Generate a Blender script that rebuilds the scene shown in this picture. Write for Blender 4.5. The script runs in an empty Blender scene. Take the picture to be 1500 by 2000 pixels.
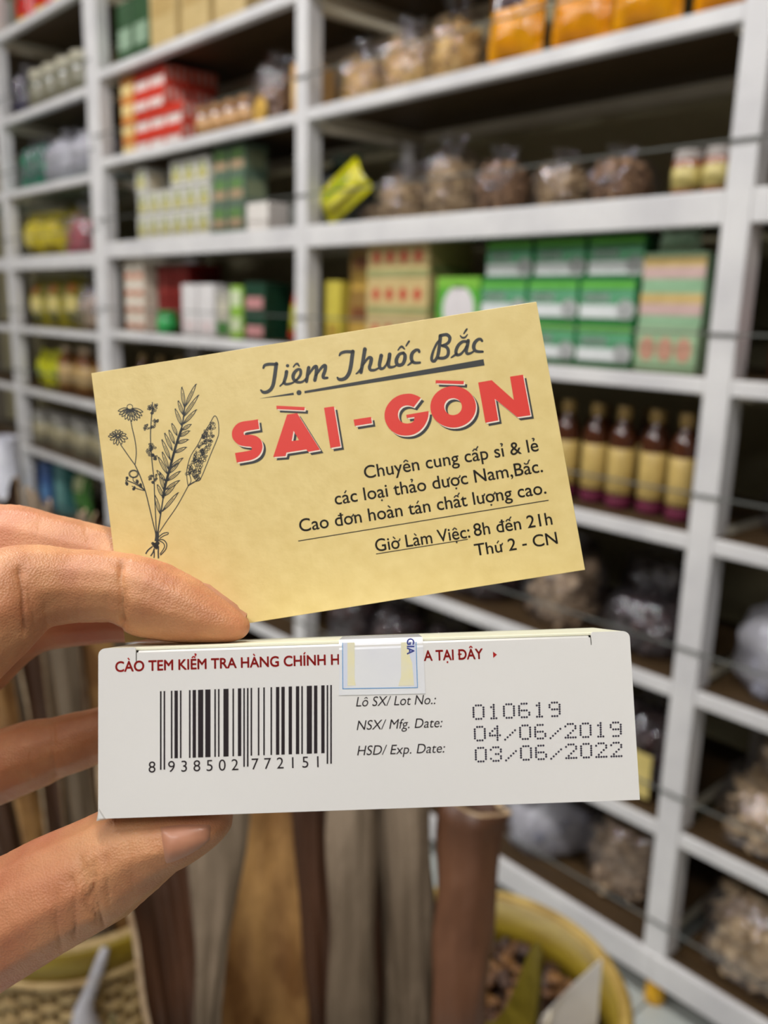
import bpy, bmesh, math, random
import numpy as np
from mathutils import Matrix, Vector, noise
from mathutils.bvhtree import BVHTree

scene = bpy.context.scene
COL = scene.collection
R_ = random.Random(7)

# ------------------------------------------------------------------ camera
FPX = 1705.0                                   # focal length in pixels of the 1500x2000 frame
YAW, PITCH, ROLL = math.radians(-47.856), math.radians(13.092), math.radians(1.546)
CAM = Vector((0.0, -1.15, 1.10))
_f = Vector((math.sin(YAW) * math.cos(PITCH), math.cos(YAW) * math.cos(PITCH), -math.sin(PITCH)))
_r0 = Vector((math.cos(YAW), -math.sin(YAW), 0))
_u0 = _r0.cross(_f)
RIGHT = math.cos(ROLL) * _r0 + math.sin(ROLL) * _u0
UP = -math.sin(ROLL) * _r0 + math.cos(ROLL) * _u0
FWD = _f
HELD = Matrix(((RIGHT.x, UP.x, -FWD.x, CAM.x), (RIGHT.y, UP.y, -FWD.y, CAM.y),
               (RIGHT.z, UP.z, -FWD.z, CAM.z), (0, 0, 0, 1)))
cd = bpy.data.cameras.new('camera')
cam = bpy.data.objects.new('camera', cd)
COL.objects.link(cam)
cam.matrix_world = HELD
cd.sensor_fit = 'VERTICAL'
cd.sensor_height = 36.0
cd.lens = 36.0 * FPX / 2000.0
cd.clip_start = 0.01
cd.dof.use_dof = True
cd.dof.focus_distance = 0.160
cd.dof.aperture_fstop = cd.lens / 2.1
cd.dof.aperture_blades = 0
scene.camera = cam

# ------------------------------------------------------------------ world, exposure
w = bpy.data.worlds.new('shop_air')
scene.world = w
w.use_nodes = True
w.node_tree.nodes['Background'].inputs[0].default_value = (0.9, 0.95, 1.0, 1)
w.node_tree.nodes['Background'].inputs[1].default_value = 0.0
scene.view_settings.view_transform = 'Standard'
scene.view_settings.look = 'None'
scene.view_settings.gamma = 1.0
scene.view_settings.use_curve_mapping = False
scene.view_settings.exposure = 0.0

LAMP_POWER = 20.5
LAMP_SPOTS = [(-2.9, -1.15), (-1.35, -1.15), (0.25, -1.15), (-2.6, -2.6), (-1.0, -2.6), (0.6, -2.6)]
CEIL = 2.75


# ------------------------------------------------------------------ materials
def lin(c):
    out = []
    for v in c[:3]:
        v /= 255.0
        out.append(v / 12.92 if v <= 0.04045 else ((v + 0.055) / 1.055) ** 2.4)
    return (*out, 1.0)


MATS = {}


def mat(name, col, col2=None, rough=0.5, scale=20.0, bump=0.0, bscale=60.0, spec=0.5, metal=0.0,
        stretch=(1, 1, 1), detail=4.0, trans=0.0, coat=0.0, sss=0.0, alpha=1.0, lo=0.35, hi=0.65):
    if name in MATS:
        return MATS[name]
    m = bpy.data.materials.new(name)
    m.use_nodes = True
    nt = m.node_tree
    b = nt.nodes['Principled BSDF']
    b.inputs['Roughness'].default_value = rough
    b.inputs['Specular IOR Level'].default_value = spec
    b.inputs['Metallic'].default_value = metal
    b.inputs['Transmission Weight'].default_value = trans
    b.inputs['Coat Weight'].default_value = coat
    b.inputs['Coat Roughness'].default_value = 0.08
    b.inputs['Alpha'].default_value = alpha
    if sss:
        b.inputs['Subsurface Weight'].default_value = sss
        b.inputs['Subsurface Radius'].default_value = (1.0, 0.35, 0.2)
        b.inputs['Subsurface Scale'].default_value = 0.003
    tc = nt.nodes.new('ShaderNodeTexCoord')
    mp = nt.nodes.new('ShaderNodeMapping')
    mp.inputs['Scale'].default_value = stretch
    nt.links.new(tc.outputs['Object'], mp.inputs['Vector'])
    if col2 is None:
        b.inputs['Base Color'].default_value = lin(col)
    else:
        nz = nt.nodes.new('ShaderNodeTexNoise')
        nz.inputs['Scale'].default_value = scale
        nz.inputs['Detail'].default_value = detail
        rp = nt.nodes.new('ShaderNodeValToRGB')
        rp.color_ramp.elements[0].position = lo
        rp.color_ramp.elements[0].color = lin(col)
        rp.color_ramp.elements[1].position = hi
        rp.color_ramp.elements[1].color = lin(col2)
        nt.links.new(mp.outputs[0], nz.inputs['Vector'])
        nt.links.new(nz.outputs['Fac'], rp.inputs[0])
        nt.links.new(rp.outputs[0], b.inputs['Base Color'])
    if bump:
        n2 = nt.nodes.new('ShaderNodeTexNoise')
        n2.inputs['Scale'].default_value = bscale
        n2.inputs['Detail'].default_value = 3.0
        bp = nt.nodes.new('ShaderNodeBump')
        bp.inputs['Strength'].default_value = min(1.0, bump)
        bp.inputs['Distance'].default_value = 0.5 / bscale
        nt.links.new(mp.outputs[0], n2.inputs['Vector'])
        nt.links.new(n2.outputs['Fac'], bp.inputs['Height'])
        nt.links.new(bp.outputs[0], b.inputs['Normal'])
    MATS[name] = m
    return m


def film(name, tint, haze, rough=0.06, bscale=45.0, bump=1.0):
    """clear plastic film: mostly see-through, glossy, crinkled"""
    if name in MATS:
        return MATS[name]
    m = bpy.data.materials.new(name)
    m.use_nodes = True
    nt = m.node_tree
    nt.nodes.clear()
    out = nt.nodes.new('ShaderNodeOutputMaterial')
    tr = nt.nodes.new('ShaderNodeBsdfTransparent')
    tr.inputs[0].default_value = lin(tint)
    gl = nt.nodes.new('ShaderNodeBsdfGlossy')
    gl.inputs['Roughness'].default_value = rough
    gl.inputs['Color'].default_value = (0.9, 0.9, 0.95, 1)
    df = nt.nodes.new('ShaderNodeBsdfDiffuse')
    df.inputs[0].default_value = lin((226, 224, 232))
    mx = nt.nodes.new('ShaderNodeMixShader')
    mx2 = nt.nodes.new('ShaderNodeMixShader')
    fr = nt.nodes.new('ShaderNodeLayerWeight')
    fr.inputs[0].default_value = 0.35
    mth = nt.nodes.new('ShaderNodeMath')
    mth.operation = 'MULTIPLY_ADD'
    mth.inputs[1].default_value = 0.35
    mth.inputs[2].default_value = 0.07
    tc = nt.nodes.new('ShaderNodeTexCoord')
    nz = nt.nodes.new('ShaderNodeTexNoise')
    nz.inputs['Scale'].default_value = bscale
    nz.inputs['Detail'].default_value = 2.0
    bp = nt.nodes.new('ShaderNodeBump')
    bp.inputs['Strength'].default_value = bump
    bp.inputs['Distance'].default_value = 0.01
    L = nt.links.new
    L(tc.outputs['Object'], nz.inputs['Vector'])
    L(nz.outputs['Fac'], bp.inputs['Height'])
    L(bp.outputs[0], gl.inputs['Normal'])
    L(bp.outputs[0], fr.inputs['Normal'])
    L(fr.outputs['Fresnel'], mth.inputs[0])
    mx2.inputs[0].default_value = haze
    L(tr.outputs[0], mx2.inputs[1])
    L(df.outputs[0], mx2.inputs[2])
    L(mth.outputs[0], mx.inputs[0])
    L(mx2.outputs[0], mx.inputs[1])
    L(gl.outputs[0], mx.inputs[2])
    L(mx.outputs[0], out.inputs[0])
    MATS[name] = m
    return m


def glow(name, col, strength):
    m = bpy.data.materials.new(name)
    m.use_nodes = True
    b = m.node_tree.nodes['Principled BSDF']
    b.inputs['Base Color'].default_value = lin(col)
    b.inputs['Emission Color'].default_value = lin(col)
    b.inputs['Emission Strength'].default_value = strength
    return m


# ------------------------------------------------------------------ mesh helpers
class MB:
    def __init__(self):
        self.v, self.f = [], []

    def add(self, vs, fs):
        k = len(self.v)
        self.v += [tuple(p) for p in vs]
        self.f += [tuple(i + k for i in q) for q in fs]
        return self

    def box(self, x0, x1, y0, y1, z0, z1, b=0.0):
        if b <= 0:
            vs = [(x, y, z) for z in (z0, z1) for y in (y0, y1) for x in (x0, x1)]
            return self.add(vs, [(0, 2, 3, 1), (4, 5, 7, 6), (0, 1, 5, 4), (2, 6, 7, 3), (0, 4, 6, 2), (1, 3, 7, 5)])
        bm = bmesh.new()
        bmesh.ops.create_cube(bm, size=1.0)
        for q in bm.verts:
            q.co = Vector(((x0 + x1) / 2 + q.co.x * (x1 - x0), (y0 + y1) / 2 + q.co.y * (y1 - y0),
                           (z0 + z1) / 2 + q.co.z * (z1 - z0)))
        bmesh.ops.bevel(bm, geom=bm.edges[:], offset=b, segments=2, profile=0.5, affect='EDGES')
        bm.verts.index_update()
        self.add([q.co[:] for q in bm.verts], [[q.index for q in fc.verts] for fc in bm.faces])
        bm.free()
        return self

    def tube(self, pts, rad, n=8, cap=True):
        pts = [Vector(p) for p in pts]
        if not hasattr(rad, '__len__'):
            rad = [rad] * len(pts)
        vs, fs = [], []
        prev = None
        for i, p in enumerate(pts):
            d = (pts[min(i + 1, len(pts) - 1)] - pts[max(i - 1, 0)]).normalized()
            if prev is None:
                a = Vector((0, 0, 1)) if abs(d.z) < 0.9 else Vector((1, 0, 0))
                x = d.cross(a).normalized()
            else:
                x = (prev - d * prev.dot(d)).normalized()
            y = d.cross(x)
            prev = x
            for k in range(n):
                t = 2 * math.pi * k / n
                vs.append(p + (x * math.cos(t) + y * math.sin(t)) * rad[i])
        for i in range(len(pts) - 1):
            for k in range(n):
                fs.append((i * n + k, i * n + (k + 1) % n, (i + 1) * n + (k + 1) % n, (i + 1) * n + k))
        if cap:
            fs.append(tuple(range(n - 1, -1, -1)))
            fs.append(tuple((len(pts) - 1) * n + k for k in range(n)))
        return self.add(vs, fs)

    def lathe(self, prof, n=24, close=False):
        vs, fs = [], []
        for (r, z) in prof:
            for k in range(n):
                t = 2 * math.pi * k / n
                vs.append((r * math.cos(t), r * math.sin(t), z))
        m = len(prof)
        for i in range(m - 1 + (1 if close else 0)):
            j = (i + 1) % m
            for k in range(n):
                fs.append((i * n + k, i * n + (k + 1) % n, j * n + (k + 1) % n, j * n + k))
        if not close:
            if prof[0][0] > 1e-6:
                fs.append(tuple(range(n - 1, -1, -1)))
            if prof[-1][0] > 1e-6:
                fs.append(tuple((m - 1) * n + k for k in range(n)))
        return self.add(vs, fs)

    def grid(self, fn, nu, nv, loopu=False):
        vs = [fn(i, j) for j in range(nv) for i in range(nu)]
        fs = []
        for j in range(nv - 1):
            for i in range(nu if loopu else nu - 1):
                k = (i + 1) % nu
                fs.append((j * nu + i, j * nu + k, (j + 1) * nu + k, (j + 1) * nu + i))
        return self.add(vs, fs)

    def mesh(self, name, m=None, smooth=False):
        me = bpy.data.meshes.new(name)
        me.from_pydata(self.v, [], self.f)
        me.validate()
        me.update()
        if m:
            me.materials.append(m)
        if smooth:
            me.polygons.foreach_set('use_smooth', [True] * len(me.polygons))
        return me

    def build(self, name, m, parent=None, smooth=False, label=None):
        return obj(name, self.mesh(name, m, smooth), parent, label)


def obj(name, me, parent=None, label=None):
    o = bpy.data.objects.new(name, me)
    COL.objects.link(o)
    if parent is not None:
        o.parent = parent
    if label:
        o['label'] = label
    return o


def tag(o, label, cat, group=None, kind=None):
    o['label'] = label
    o['category'] = cat
    if group:
        o['group'] = group
    if kind:
        o['kind'] = kind
    return o


def thing(name, label, cat, loc=(0, 0, 0), rz=0.0, group=None, rot=None, scale=None):
    o = bpy.data.objects.new(name, None)
    o.empty_display_size = 0.02
    COL.objects.link(o)
    o.location = loc
    o.rotation_euler = rot if rot else (0, 0, rz)
    if scale:
        o.scale = scale
    return tag(o, label, cat, group)


def struct(name, mb, m, parent=None):
    o = mb.build(name, m, parent)
    if parent is None:
        o['kind'] = 'structure'
    return o


def at(px, py, depth):
    """the point of the shop seen at (px, py) of the frame, depth metres along the view axis"""
    return CAM + (FWD + RIGHT * ((px - 750) / FPX) - UP * ((py - 1000) / FPX)) * depth


# ------------------------------------------------------------------ palette
WHITE_METAL = mat('white_painted_steel', (222, 220, 220), (205, 203, 205), rough=0.32, scale=9, coat=0.15)
CREAM_EDGE = mat('cream_painted_steel', (226, 218, 200), (214, 205, 186), rough=0.4, scale=9)
BOARD = mat('brown_shelf_board', (76, 56, 31), (60, 44, 25), rough=0.55, scale=6, stretch=(1, 8, 1))
GLASS = mat('greenish_shelf_glass', (190, 222, 208), rough=0.08, spec=0.6, coat=0.4, trans=0.7)
WIRE = mat('grey_guard_wire', (96, 98, 94), rough=0.5)
YELLOW_FOOT = mat('yellow_plastic_foot', (236, 176, 16), rough=0.4)
FLOOR_M = mat('pale_grey_floor_tile', (186, 190, 186), (172, 177, 173), rough=0.25, scale=5)
JOINT_M = mat('tile_joint_grey', (128, 132, 128), rough=0.8)
WALL_M = mat('olive_cream_wall_paint', (172, 164, 132), (160, 152, 120), rough=0.8, scale=3)
WALL_D = mat('brown_grey_wall_paint', (120, 112, 100), (108, 100, 88), rough=0.8, scale=3)
CEIL_M = mat('white_ceiling_paint', (226, 226, 222), rough=0.9)

# ------------------------------------------------------------------ the room
X0, X1, Y0, Y1 = -4.6, 2.4, -4.2, 0.40
struct('wall_back', MB().box(X0 - .1, X1 + .1, Y1, Y1 + .1, 0, CEIL), WALL_M)
struct('wall_front', MB().box(X0 - .1, X1 + .1, Y0 - .1, Y0, 0, CEIL), WALL_D)
struct('wall_left', MB().box(X0 - .1, X0, Y0, Y1, 0, CEIL), WALL_D)
struct('wall_right', MB().box(X1, X1 + .1, Y0, Y1, 0, CEIL), WALL_D)
struct('ceiling', MB().box(X0 - .1, X1 + .1, Y0 - .1, Y1 + .1, CEIL, CEIL + .1), CEIL_M)
floor = struct('floor', MB().box(X0 - .1, X1 + .1, Y0 - .1, Y1 + .1, -.1, -.004), JOINT_M)
tile_me = MB().box(-.198, .198, -.198, .198, -.006, 0, .0015).mesh('floor_tile', FLOOR_M)
for i in range(18):
    for j in range(12):
        t = obj('floor_tile', tile_me, floor)
        t.location = (X0 + .2 + i * .4, Y0 + .2 + j * .4, 0)

for k, (lx, ly) in enumerate(LAMP_SPOTS):
    t = thing('tube_lamp_offscreen', 'white ceiling tube lamp over the shop aisle', 'lamp', (lx, ly, CEIL), group='ceiling tube lamps')
    MB().box(-.62, .62, -.035, .035, -.035, 0, .004).build('housing', WHITE_METAL, t)
    MB().tube([(-.6, 0, -.052), (.6, 0, -.052)], .014, 12).build(
        'tube_offscreen', glow('lamp_tube_glow', (246, 246, 255), 14.0), t, True)
    ld = bpy.data.lights.new('tube_light_offscreen', 'AREA')
    ld.shape = 'RECTANGLE'
    ld.size, ld.size_y = 1.2, .05
    ld.energy = LAMP_POWER
    ld.color = (1.0, 0.98, 0.952)
    lo = bpy.data.objects.new('tube_light_offscreen', ld)
    COL.objects.link(lo)
    lo.parent = t
    lo.location = (0, 0, -.075)

# ------------------------------------------------------------------ shelving
DEPTH = .34
MAIN_Z = {2: 1.723, 1: 1.494, 0: 1.267, -1: 1.0195, -2: .795, -3: .563, -4: .327, -5: .0995}
LEFT_Z = {2: 1.959, 1: 1.697, 0: 1.463, 'm': 1.244, -1: 1.008, -2: .793, -3: .577, -4: .34, -5: .10}


def shelving(name, label, posts, levels, main, glass):
    t = thing(name, label, 'shelving', (posts[0], 0, 0))
    o0 = posts[0]
    for x in posts:
        for y in (0, DEPTH - .04):
            p = MB().box(x - o0, x - o0 + .04, y, y + .04, .05, 2.3, .003).build('post', WHITE_METAL, t)
            fc = MB().lathe([(.015, 0), (.017, .004), (.016, .03), (.014, .052)], 18).build('foot_cap', YELLOW_FOOT, p, True)
            fc.location = (x - o0 + .02, y + .02, 0)
    for a, b in zip(posts[:-1], posts[1:]):
        for k, z in levels.items():
            h = .045 if k == main else (.05 if k == -5 else .024)
            xa, xb = a - o0 + .04, b - o0
            y_f, ex = (-.004, .02) if k == -5 else (.001, 0)
            MB().box(xa - ex, xb + ex, y_f, .025, z - h, z - .001, .002).build('beam', WHITE_METAL, t)
            MB().box(xa, xb, DEPTH - .03, DEPTH - .005, z - .03, z - .001, .002).build('beam', CREAM_EDGE, t)
            for xs in (xa, xb - .02):
                MB().box(xs, xs + .02, .026, DEPTH - .031, z - .03, z - .009).build('side_rail', CREAM_EDGE, t)
            MB().box(xa, xb, .008, DEPTH - .004, z - .008, z, .001).build(
                'shelf_board', GLASS if k in glass else BOARD, t)
    for k, z in levels.items():
        if k in (2,):
            continue
        zz = z + .062
        MB().tube([(.0, -.003, zz), ((posts[-1] - o0) / 2, -.0035, zz - .004), (posts[-1] - o0 + .04, -.003, zz)],
                  .0018, 6).build('guard_wire', WIRE, t, True)
    return t


shelving('shelving_unit', 'long white steel shelving with brown boards full of herbs and boxes',
         [-2.544, -1.577, -.615, .36], MAIN_Z, 0, ())
shelving('shelving_unit', 'white steel shelving with yellow pouches beyond the paired posts',
         [-4.06, -3.322, -2.584], LEFT_Z, 'm', (0,))

# ------------------------------------------------------------------ builders for goods
def paper(c, c2=None, rough=0.45):
    key = 'printed_%d_%d_%d' % tuple(c)
    return mat(key, c, c2 or tuple(max(0, v - 12) for v in c), rough=rough, scale=40, coat=0.1)


CART = {}


def carton_kit(key, w, d, h, base, decals, lid=True):
    """w along the shelf, d into it, h up; decals = (face, u0, v0, u1, v1, colour)"""
    if key in CART:
        return CART[key]
    parts = [('body', MB().box(-w / 2, w / 2, 0, d, 0, h, min(w, d, h) * .02).mesh('carton_body', paper(base)))]
    for (fc, u0, v0, u1, v1, c) in decals:
        e = .0006
        mb = MB()
        if fc == 'F':
            mb.box(-w / 2 + u0 * w, -w / 2 + u1 * w, -e, e, v0 * h, v1 * h)
        elif fc == 'R':
            mb.box(w / 2 - e, w / 2 + e, u0 * d, u1 * d, v0 * h, v1 * h)
        elif fc == 'O':                      # round mark on the front
            cx, cz, r = -w / 2 + u0 * w, v0 * h, u1 * h
            n = 16
            vs = [(cx + r * math.cos(2 * math.pi * k / n), -e, cz + r * v1 * math.sin(2 * math.pi * k / n)) for k in range(n)]
            vs += [(x, e, z) for x, y, z in vs]
            mb.add(vs, [tuple(range(n))] + [(k, n + k, n + (k + 1) % n, (k + 1) % n) for k in range(n)])
        elif fc == 'P':                      # round mark on the right side
            cy, cz, r = u0 * d, v0 * h, u1 * h
            n = 16
            vs = [(w / 2 + e, cy + r * math.cos(2 * math.pi * k / n), cz + r * v1 * math.sin(2 * math.pi * k / n)) for k in range(n)]
            vs += [(w / 2 - e, y, z) for x, y, z in vs]
            mb.add(vs, [tuple(range(n))] + [(k, n + k, n + (k + 1) % n, (k + 1) % n) for k in range(n)])
        else:
            mb.box(-w / 2 + u0 * w, -w / 2 + u1 * w, v0 * d, v1 * d, h - e, h + e)
        parts.append(('printed_panel', mb.mesh('printed_panel', paper(c))))
    CART[key] = (parts, (w, d, h))
    return CART[key]


def place(kit, name, label, cat, group, loc, rz=0.0, rot=None, scale=None):
    t = thing(name, label, cat, loc, rz, group, rot, scale)
    first = None
    for nm, me in kit[0]:
        o = obj(nm, me, t)
        if nm in ('contents',):
            o['kind'] = 'stuff'
    return t


def wob(p, s, k):
    return (noise.noise(Vector(p) * s + Vector((k * 7.3, k * 3.1, k * 1.7))))


def bag_kit(key, rx, ry, h, filmm, chip_m, chips=120, chip=.012, kind='slice', tuft=.035, fill=.82, seed=1, thin=.28):
    """tied clear bag: film gathered to a tuft, contents heaped inside"""
    if key in CART:
        return CART[key]
    rn = random.Random(seed)
    nu, prof = 28, [(0.0, 0.0), (.6, .0), (.9, .04), (1.0, .2), (1.03, .45), (1.0, .68), (.9, .84), (.7, .95), (.4, 1.0), (.26, 1.02), (.28, 1.05), (.36, 1.05 + .5 * tuft / h), (.42, 1.06 + .9 * tuft / h)]

    def fn(i, j):
        t = 2 * math.pi * i / nu
        r, z = prof[j]
        c, s = math.cos(t), math.sin(t)
        q = 2.8
        sq = (abs(c) ** q + abs(s) ** q) ** (-1 / q)
        k = r * (1 + (sq - 1) * .8) * (1 + .26 * wob((c * 1.5, s * 1.5, z * 3), 1.3, seed))
        if j > 8:
            k *= 1 + .35 * math.sin(5 * t + seed)
        dz = .10 * h * wob((c * 2, s * 2, z * 2), 2.0, seed + 5) if j > 1 else 0
        return (k * rx * c, k * ry * s, max(0.0, z * h + dz) if j < 6 else z * h + dz)
    film_me = MB().grid(fn, nu, len(prof), True).mesh('bag_film', filmm, True)
    mb = MB()
    n = 0
    while n < chips:
        z = rn.uniform(.03, fill)
        lim = .95 if z < .65 else .95 - (z - .65) * 1.2
        a, rr = rn.uniform(0, 2 * math.pi), (rn.random() ** .35) * max(.1, lim)
        p = Vector((rr * rx * math.cos(a) * .92, rr * ry * math.sin(a) * .92, z * h))
        n += 1
        s = chip * rn.uniform(.6, 1.3)
        e = Matrix.Rotation(rn.uniform(0, 6.28), 3, 'Z') @ Matrix.Rotation(rn.uniform(-1, 1), 3, 'X') @ Matrix.Rotation(rn.uniform(-1, 1), 3, 'Y')
        if kind == 'slice':
            m = 7
            top = [Vector((s * math.cos(2 * math.pi * k / m) * rn.uniform(.75, 1.1), s * .7 * math.sin(2 * math.pi * k / m), s * thin / 2)) for k in range(m)]
            vs = top + [v - Vector((0, 0, s * thin)) for v in top]
            fs = [tuple(range(m)), tuple(range(2 * m - 1, m - 1, -1))] + [(k, m + k, m + (k + 1) % m, (k + 1) % m) for k in range(m)]
        else:
            m = 6
            vs, fs = [], []
            for jj, (r2, z2) in enumerate(((.45, -.8), (1, -.3), (1, .35), (.5, .85))):
                for k in range(m):
                    g = s * r2 * rn.uniform(.85, 1.1)
                    vs.append(Vector((g * math.cos(2 * math.pi * k / m), g * math.sin(2 * math.pi * k / m), s * z2 * (1.8 if kind == 'stick' else .9))))
            for jj in range(3):
                for k in range(m):
                    fs.append((jj * m + k, jj * m + (k + 1) % m, (jj + 1) * m + (k + 1) % m, (jj + 1) * m + k))
            fs += [tuple(range(m - 1, -1, -1)), tuple(range(3 * m, 4 * m))]
        mb.add([e @ v + p for v in vs], fs)
    # a lumpy core so that no light shines through the heap
    cprof = [(0, .02), (.7, .02), (.82, .2), (.84, .5), (.7, fill * .85), (.3, fill * .97), (0, fill)]
    mb.lathe([(r, z) for r, z in cprof], 14)
    k0 = len(mb.v) - 14 * len(cprof)
    mb.v[k0:] = [(x * rx * .9, y * ry * .9, z * h) for x, y, z in mb.v[k0:]]
    mb.v = [(x, y, max(.0008, z)) for x, y, z in mb.v]
    CART[key] = ([('contents', mb.mesh('contents', chip_m)), ('bag_film', film_me)], (2 * rx, 2 * ry, h))
    return CART[key]


def pouch_kit(key, w, h, t, base, panels, seal=.016, mrough=.16):
    """pillow pouch standing on its lower seal; panels = (u0, v0, u1, v1, colour) on the front"""
    if key in CART:
        return CART[key]
    nu, nv = 15, 21

    def pt(u, v, side, off=0.0):
        a = max(0.0, 1 - abs(u) ** 3.2) ** .8
        vv = (v * h - seal) / (h - 2 * seal)
        b = max(0.0, 1 - abs(2 * vv - 1) ** 3.5) ** .75 if 0 < vv < 1 else 0.0
        th = t / 2 * a * b * (1 + .13 * math.sin(7 * u + 9 * v) * (1 - v))
        x = u * w / 2 * (1 - .07 * b)
        return (x, side * (th + .0008 + off) + t / 2, v * h)
    mb = MB()
    for side in (-1, 1):
        mb.grid(lambda i, j: pt(-1 + 2 * i / (nu - 1), j / (nv - 1), side), nu, nv)
    m = mat('pouch_%d_%d_%d' % tuple(base), base, tuple(max(0, int(v * .86)) for v in base), rough=mrough, scale=18, bump=.6, bscale=40, coat=.35)
    parts = [('pouch_body', mb.mesh('pouch_body', m, True))]
    for (u0, v0, u1, v1, c) in panels:
        pb = MB()
        pb.grid(lambda i, j: pt(-1 + 2 * (u0 + (u1 - u0) * i / 8), v0 + (v1 - v0) * j / 8, -1, .0006), 9, 9)
        pm = mat('pouchprint_%d_%d_%d' % tuple(c), c, rough=mrough, coat=.5)
        parts.append(('printed_panel', pb.mesh('printed_panel', pm, True)))
    CART[key] = (parts, (w, t, h))
    return CART[key]


def bottle_kit(key, r, h, glass, cap, lab, foot=None):
    if key in CART:
        return CART[key]
    g = mat('bottle_glass_%d_%d_%d' % tuple(glass), glass, rough=.07, spec=.6, coat=.5)
    parts = [('glass_body', MB().lathe([(r * .85, 0), (r, .004), (r, h * .66), (r * .93, h * .73), (r * .6, h * .82), (r * .42, h * .86), (r * .42, h * .9)], 20).mesh('glass_body', g, True)),
             ('cap', MB().lathe([(r * .5, h * .875), (r * .54, h * .88), (r * .54, h * .985), (r * .48, h), (0, h)], 20).mesh('cap', mat('cap_%d_%d_%d' % tuple(cap), cap, rough=.4), False)),
             ('paper_label', MB().lathe([(r * 1.0, h * .16), (r * 1.015, h * .162), (r * 1.015, h * .6), (r * 1.0, h * .602)], 20, False).mesh('paper_label', paper(lab), True))]
    if foot:
        parts.append(('shrink_band', MB().lathe([(r * .86, .0005), (r * 1.012, .005), (r * 1.012, h * .13), (r * 1.0, h * .132)], 20).mesh('shrink_band', mat('band_%d_%d_%d' % tuple(foot), foot, rough=.2, coat=.4), True)))
    CART[key] = (parts, (2 * r, 2 * r, h))
    return CART[key]


def jar_kit(key, r, h, body, lid, lab):
    if key in CART:
        return CART[key]
    parts = [('jar_body', MB().lathe([(r * .9, 0), (r, .004), (r, h * .74), (r * .86, h * .8), (r * .8, h * .82)], 22).mesh('jar_body', mat('jar_%d_%d_%d' % tuple(body), body, rough=.2, coat=.4), True)),
             ('lid', MB().lathe([(r * .88, h * .79), (r * .92, h * .8), (r * .92, h * .97), (r * .86, h), (0, h)], 22).mesh('lid', mat('lid_%d_%d_%d' % tuple(lid), lid, rough=.35))),
             ('paper_label', MB().lathe([(r * 1.0, h * .15), (r * 1.012, h * .152), (r * 1.012, h * .62), (r * 1.0, h * .622)], 22).mesh('paper_label', paper(lab), True))]
    CART[key] = (parts, (2 * r, 2 * r, h))
    return CART[key]


F_CLEAR = film('clear_bag_film', (248, 247, 250), .015)
F_HAZE = film('hazy_bag_film', (240, 238, 242), .07)
F_WHITE = film('milky_bag_film', (225, 225, 232), .38, rough=.15)
F_GREEN = film('green_tinted_bag_film', (120, 190, 150), .12)

TAN = mat('tan_dried_slices', (216, 192, 152), (172, 146, 108), rough=.7, scale=60)
PALE = mat('pale_yellow_dried_root', (240, 208, 138), (216, 178, 104), rough=.7, scale=50)
BROWN = mat('brown_dried_herb', (172, 136, 98), (122, 90, 62), rough=.75, scale=60)
DARK = mat('dark_purple_dried_fruit', (72, 48, 46), (44, 28, 30), rough=.55, scale=60)
GREYB = mat('greyish_brown_slices', (198, 174, 142), (148, 124, 96), rough=.7, scale=60)
LEAFG = mat('dark_green_dried_leaf', (34, 66, 26), (20, 44, 16), rough=.6, scale=50)
GREYP = mat('grey_packed_powder', (150, 150, 162), (112, 112, 126), rough=.6, scale=30)
PINK = mat('pink_red_dried_petals', (206, 92, 100), (170, 56, 66), rough=.6, scale=60)

Z = MAIN_Z
ORD = ['first', 'second', 'third', 'fourth', 'fifth', 'sixth', 'seventh', 'eighth', 'ninth', 'tenth']
YF = .034          # goods stand just behind the front beam

# --- main unit, right-hand bay ------------------------------------------------
# level 1: pale root bags, then orange pouches
kA = bag_kit('pale_root_bag', .066, .07, .105, F_CLEAR, PALE, 300, .009, 'slice', .02, .85, 3)
for x, s, lab in ((-1.470, 1.0, 'clear bag of pale dried root slices touching the left post'),
                  (-1.34, 1.12, 'clear bag of pale root slices second from the left post'),
                  (-1.217, 1.2, 'clear bag of pale root slices next to the orange pouches')):
    place(kA, 'herb_bag', lab, 'bag', 'pale root bags on the upper shelf', (x, .105, Z[1]), R_.uniform(-1, 1), None, (.82, .86, s))
kA2 = bag_kit('pale_root_bag_small', .055, .06, .09, F_HAZE, PALE, 110, .013, 'slice', .03, .8, 13)
for x in (-1.41, -1.27):
    place(kA2, 'herb_bag', 'small hazy bag of pale root behind the pale root bags', 'bag', 'small pale bags at the back of the upper shelf', (x, .255, Z[1]), R_.uniform(-1, 1), None, (.9, .8, 1))
kO = pouch_kit('orange_pouch', .125, .2, .06, (238, 160, 4), [(.2, .5, .8, .9, (66, 44, 50)), (.3, .1, .7, .26, (214, 138, 6))])
kO2 = pouch_kit('orange_pouch_b', .125, .2, .06, (234, 152, 4), [(.3, .55, .7, .86, (86, 54, 36)), (.2, .12, .8, .22, (212, 132, 6))])
for i, x in enumerate((-1.072, -.945, -.818, -.691)):
    place((kO, kO2)[i % 2], 'orange_pouch', ('glossy orange pouch with a dark oval print', 'glossy orange pouch with a small brown print')[i % 2] + ', %s from the pale root bags' % ORD[i], 'pouch',
          'orange pouches on the upper shelf', (x, .06 + .01 * (i % 2), Z[1]), 0, (-.06, 0, R_.uniform(-.06, .06)))

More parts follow.
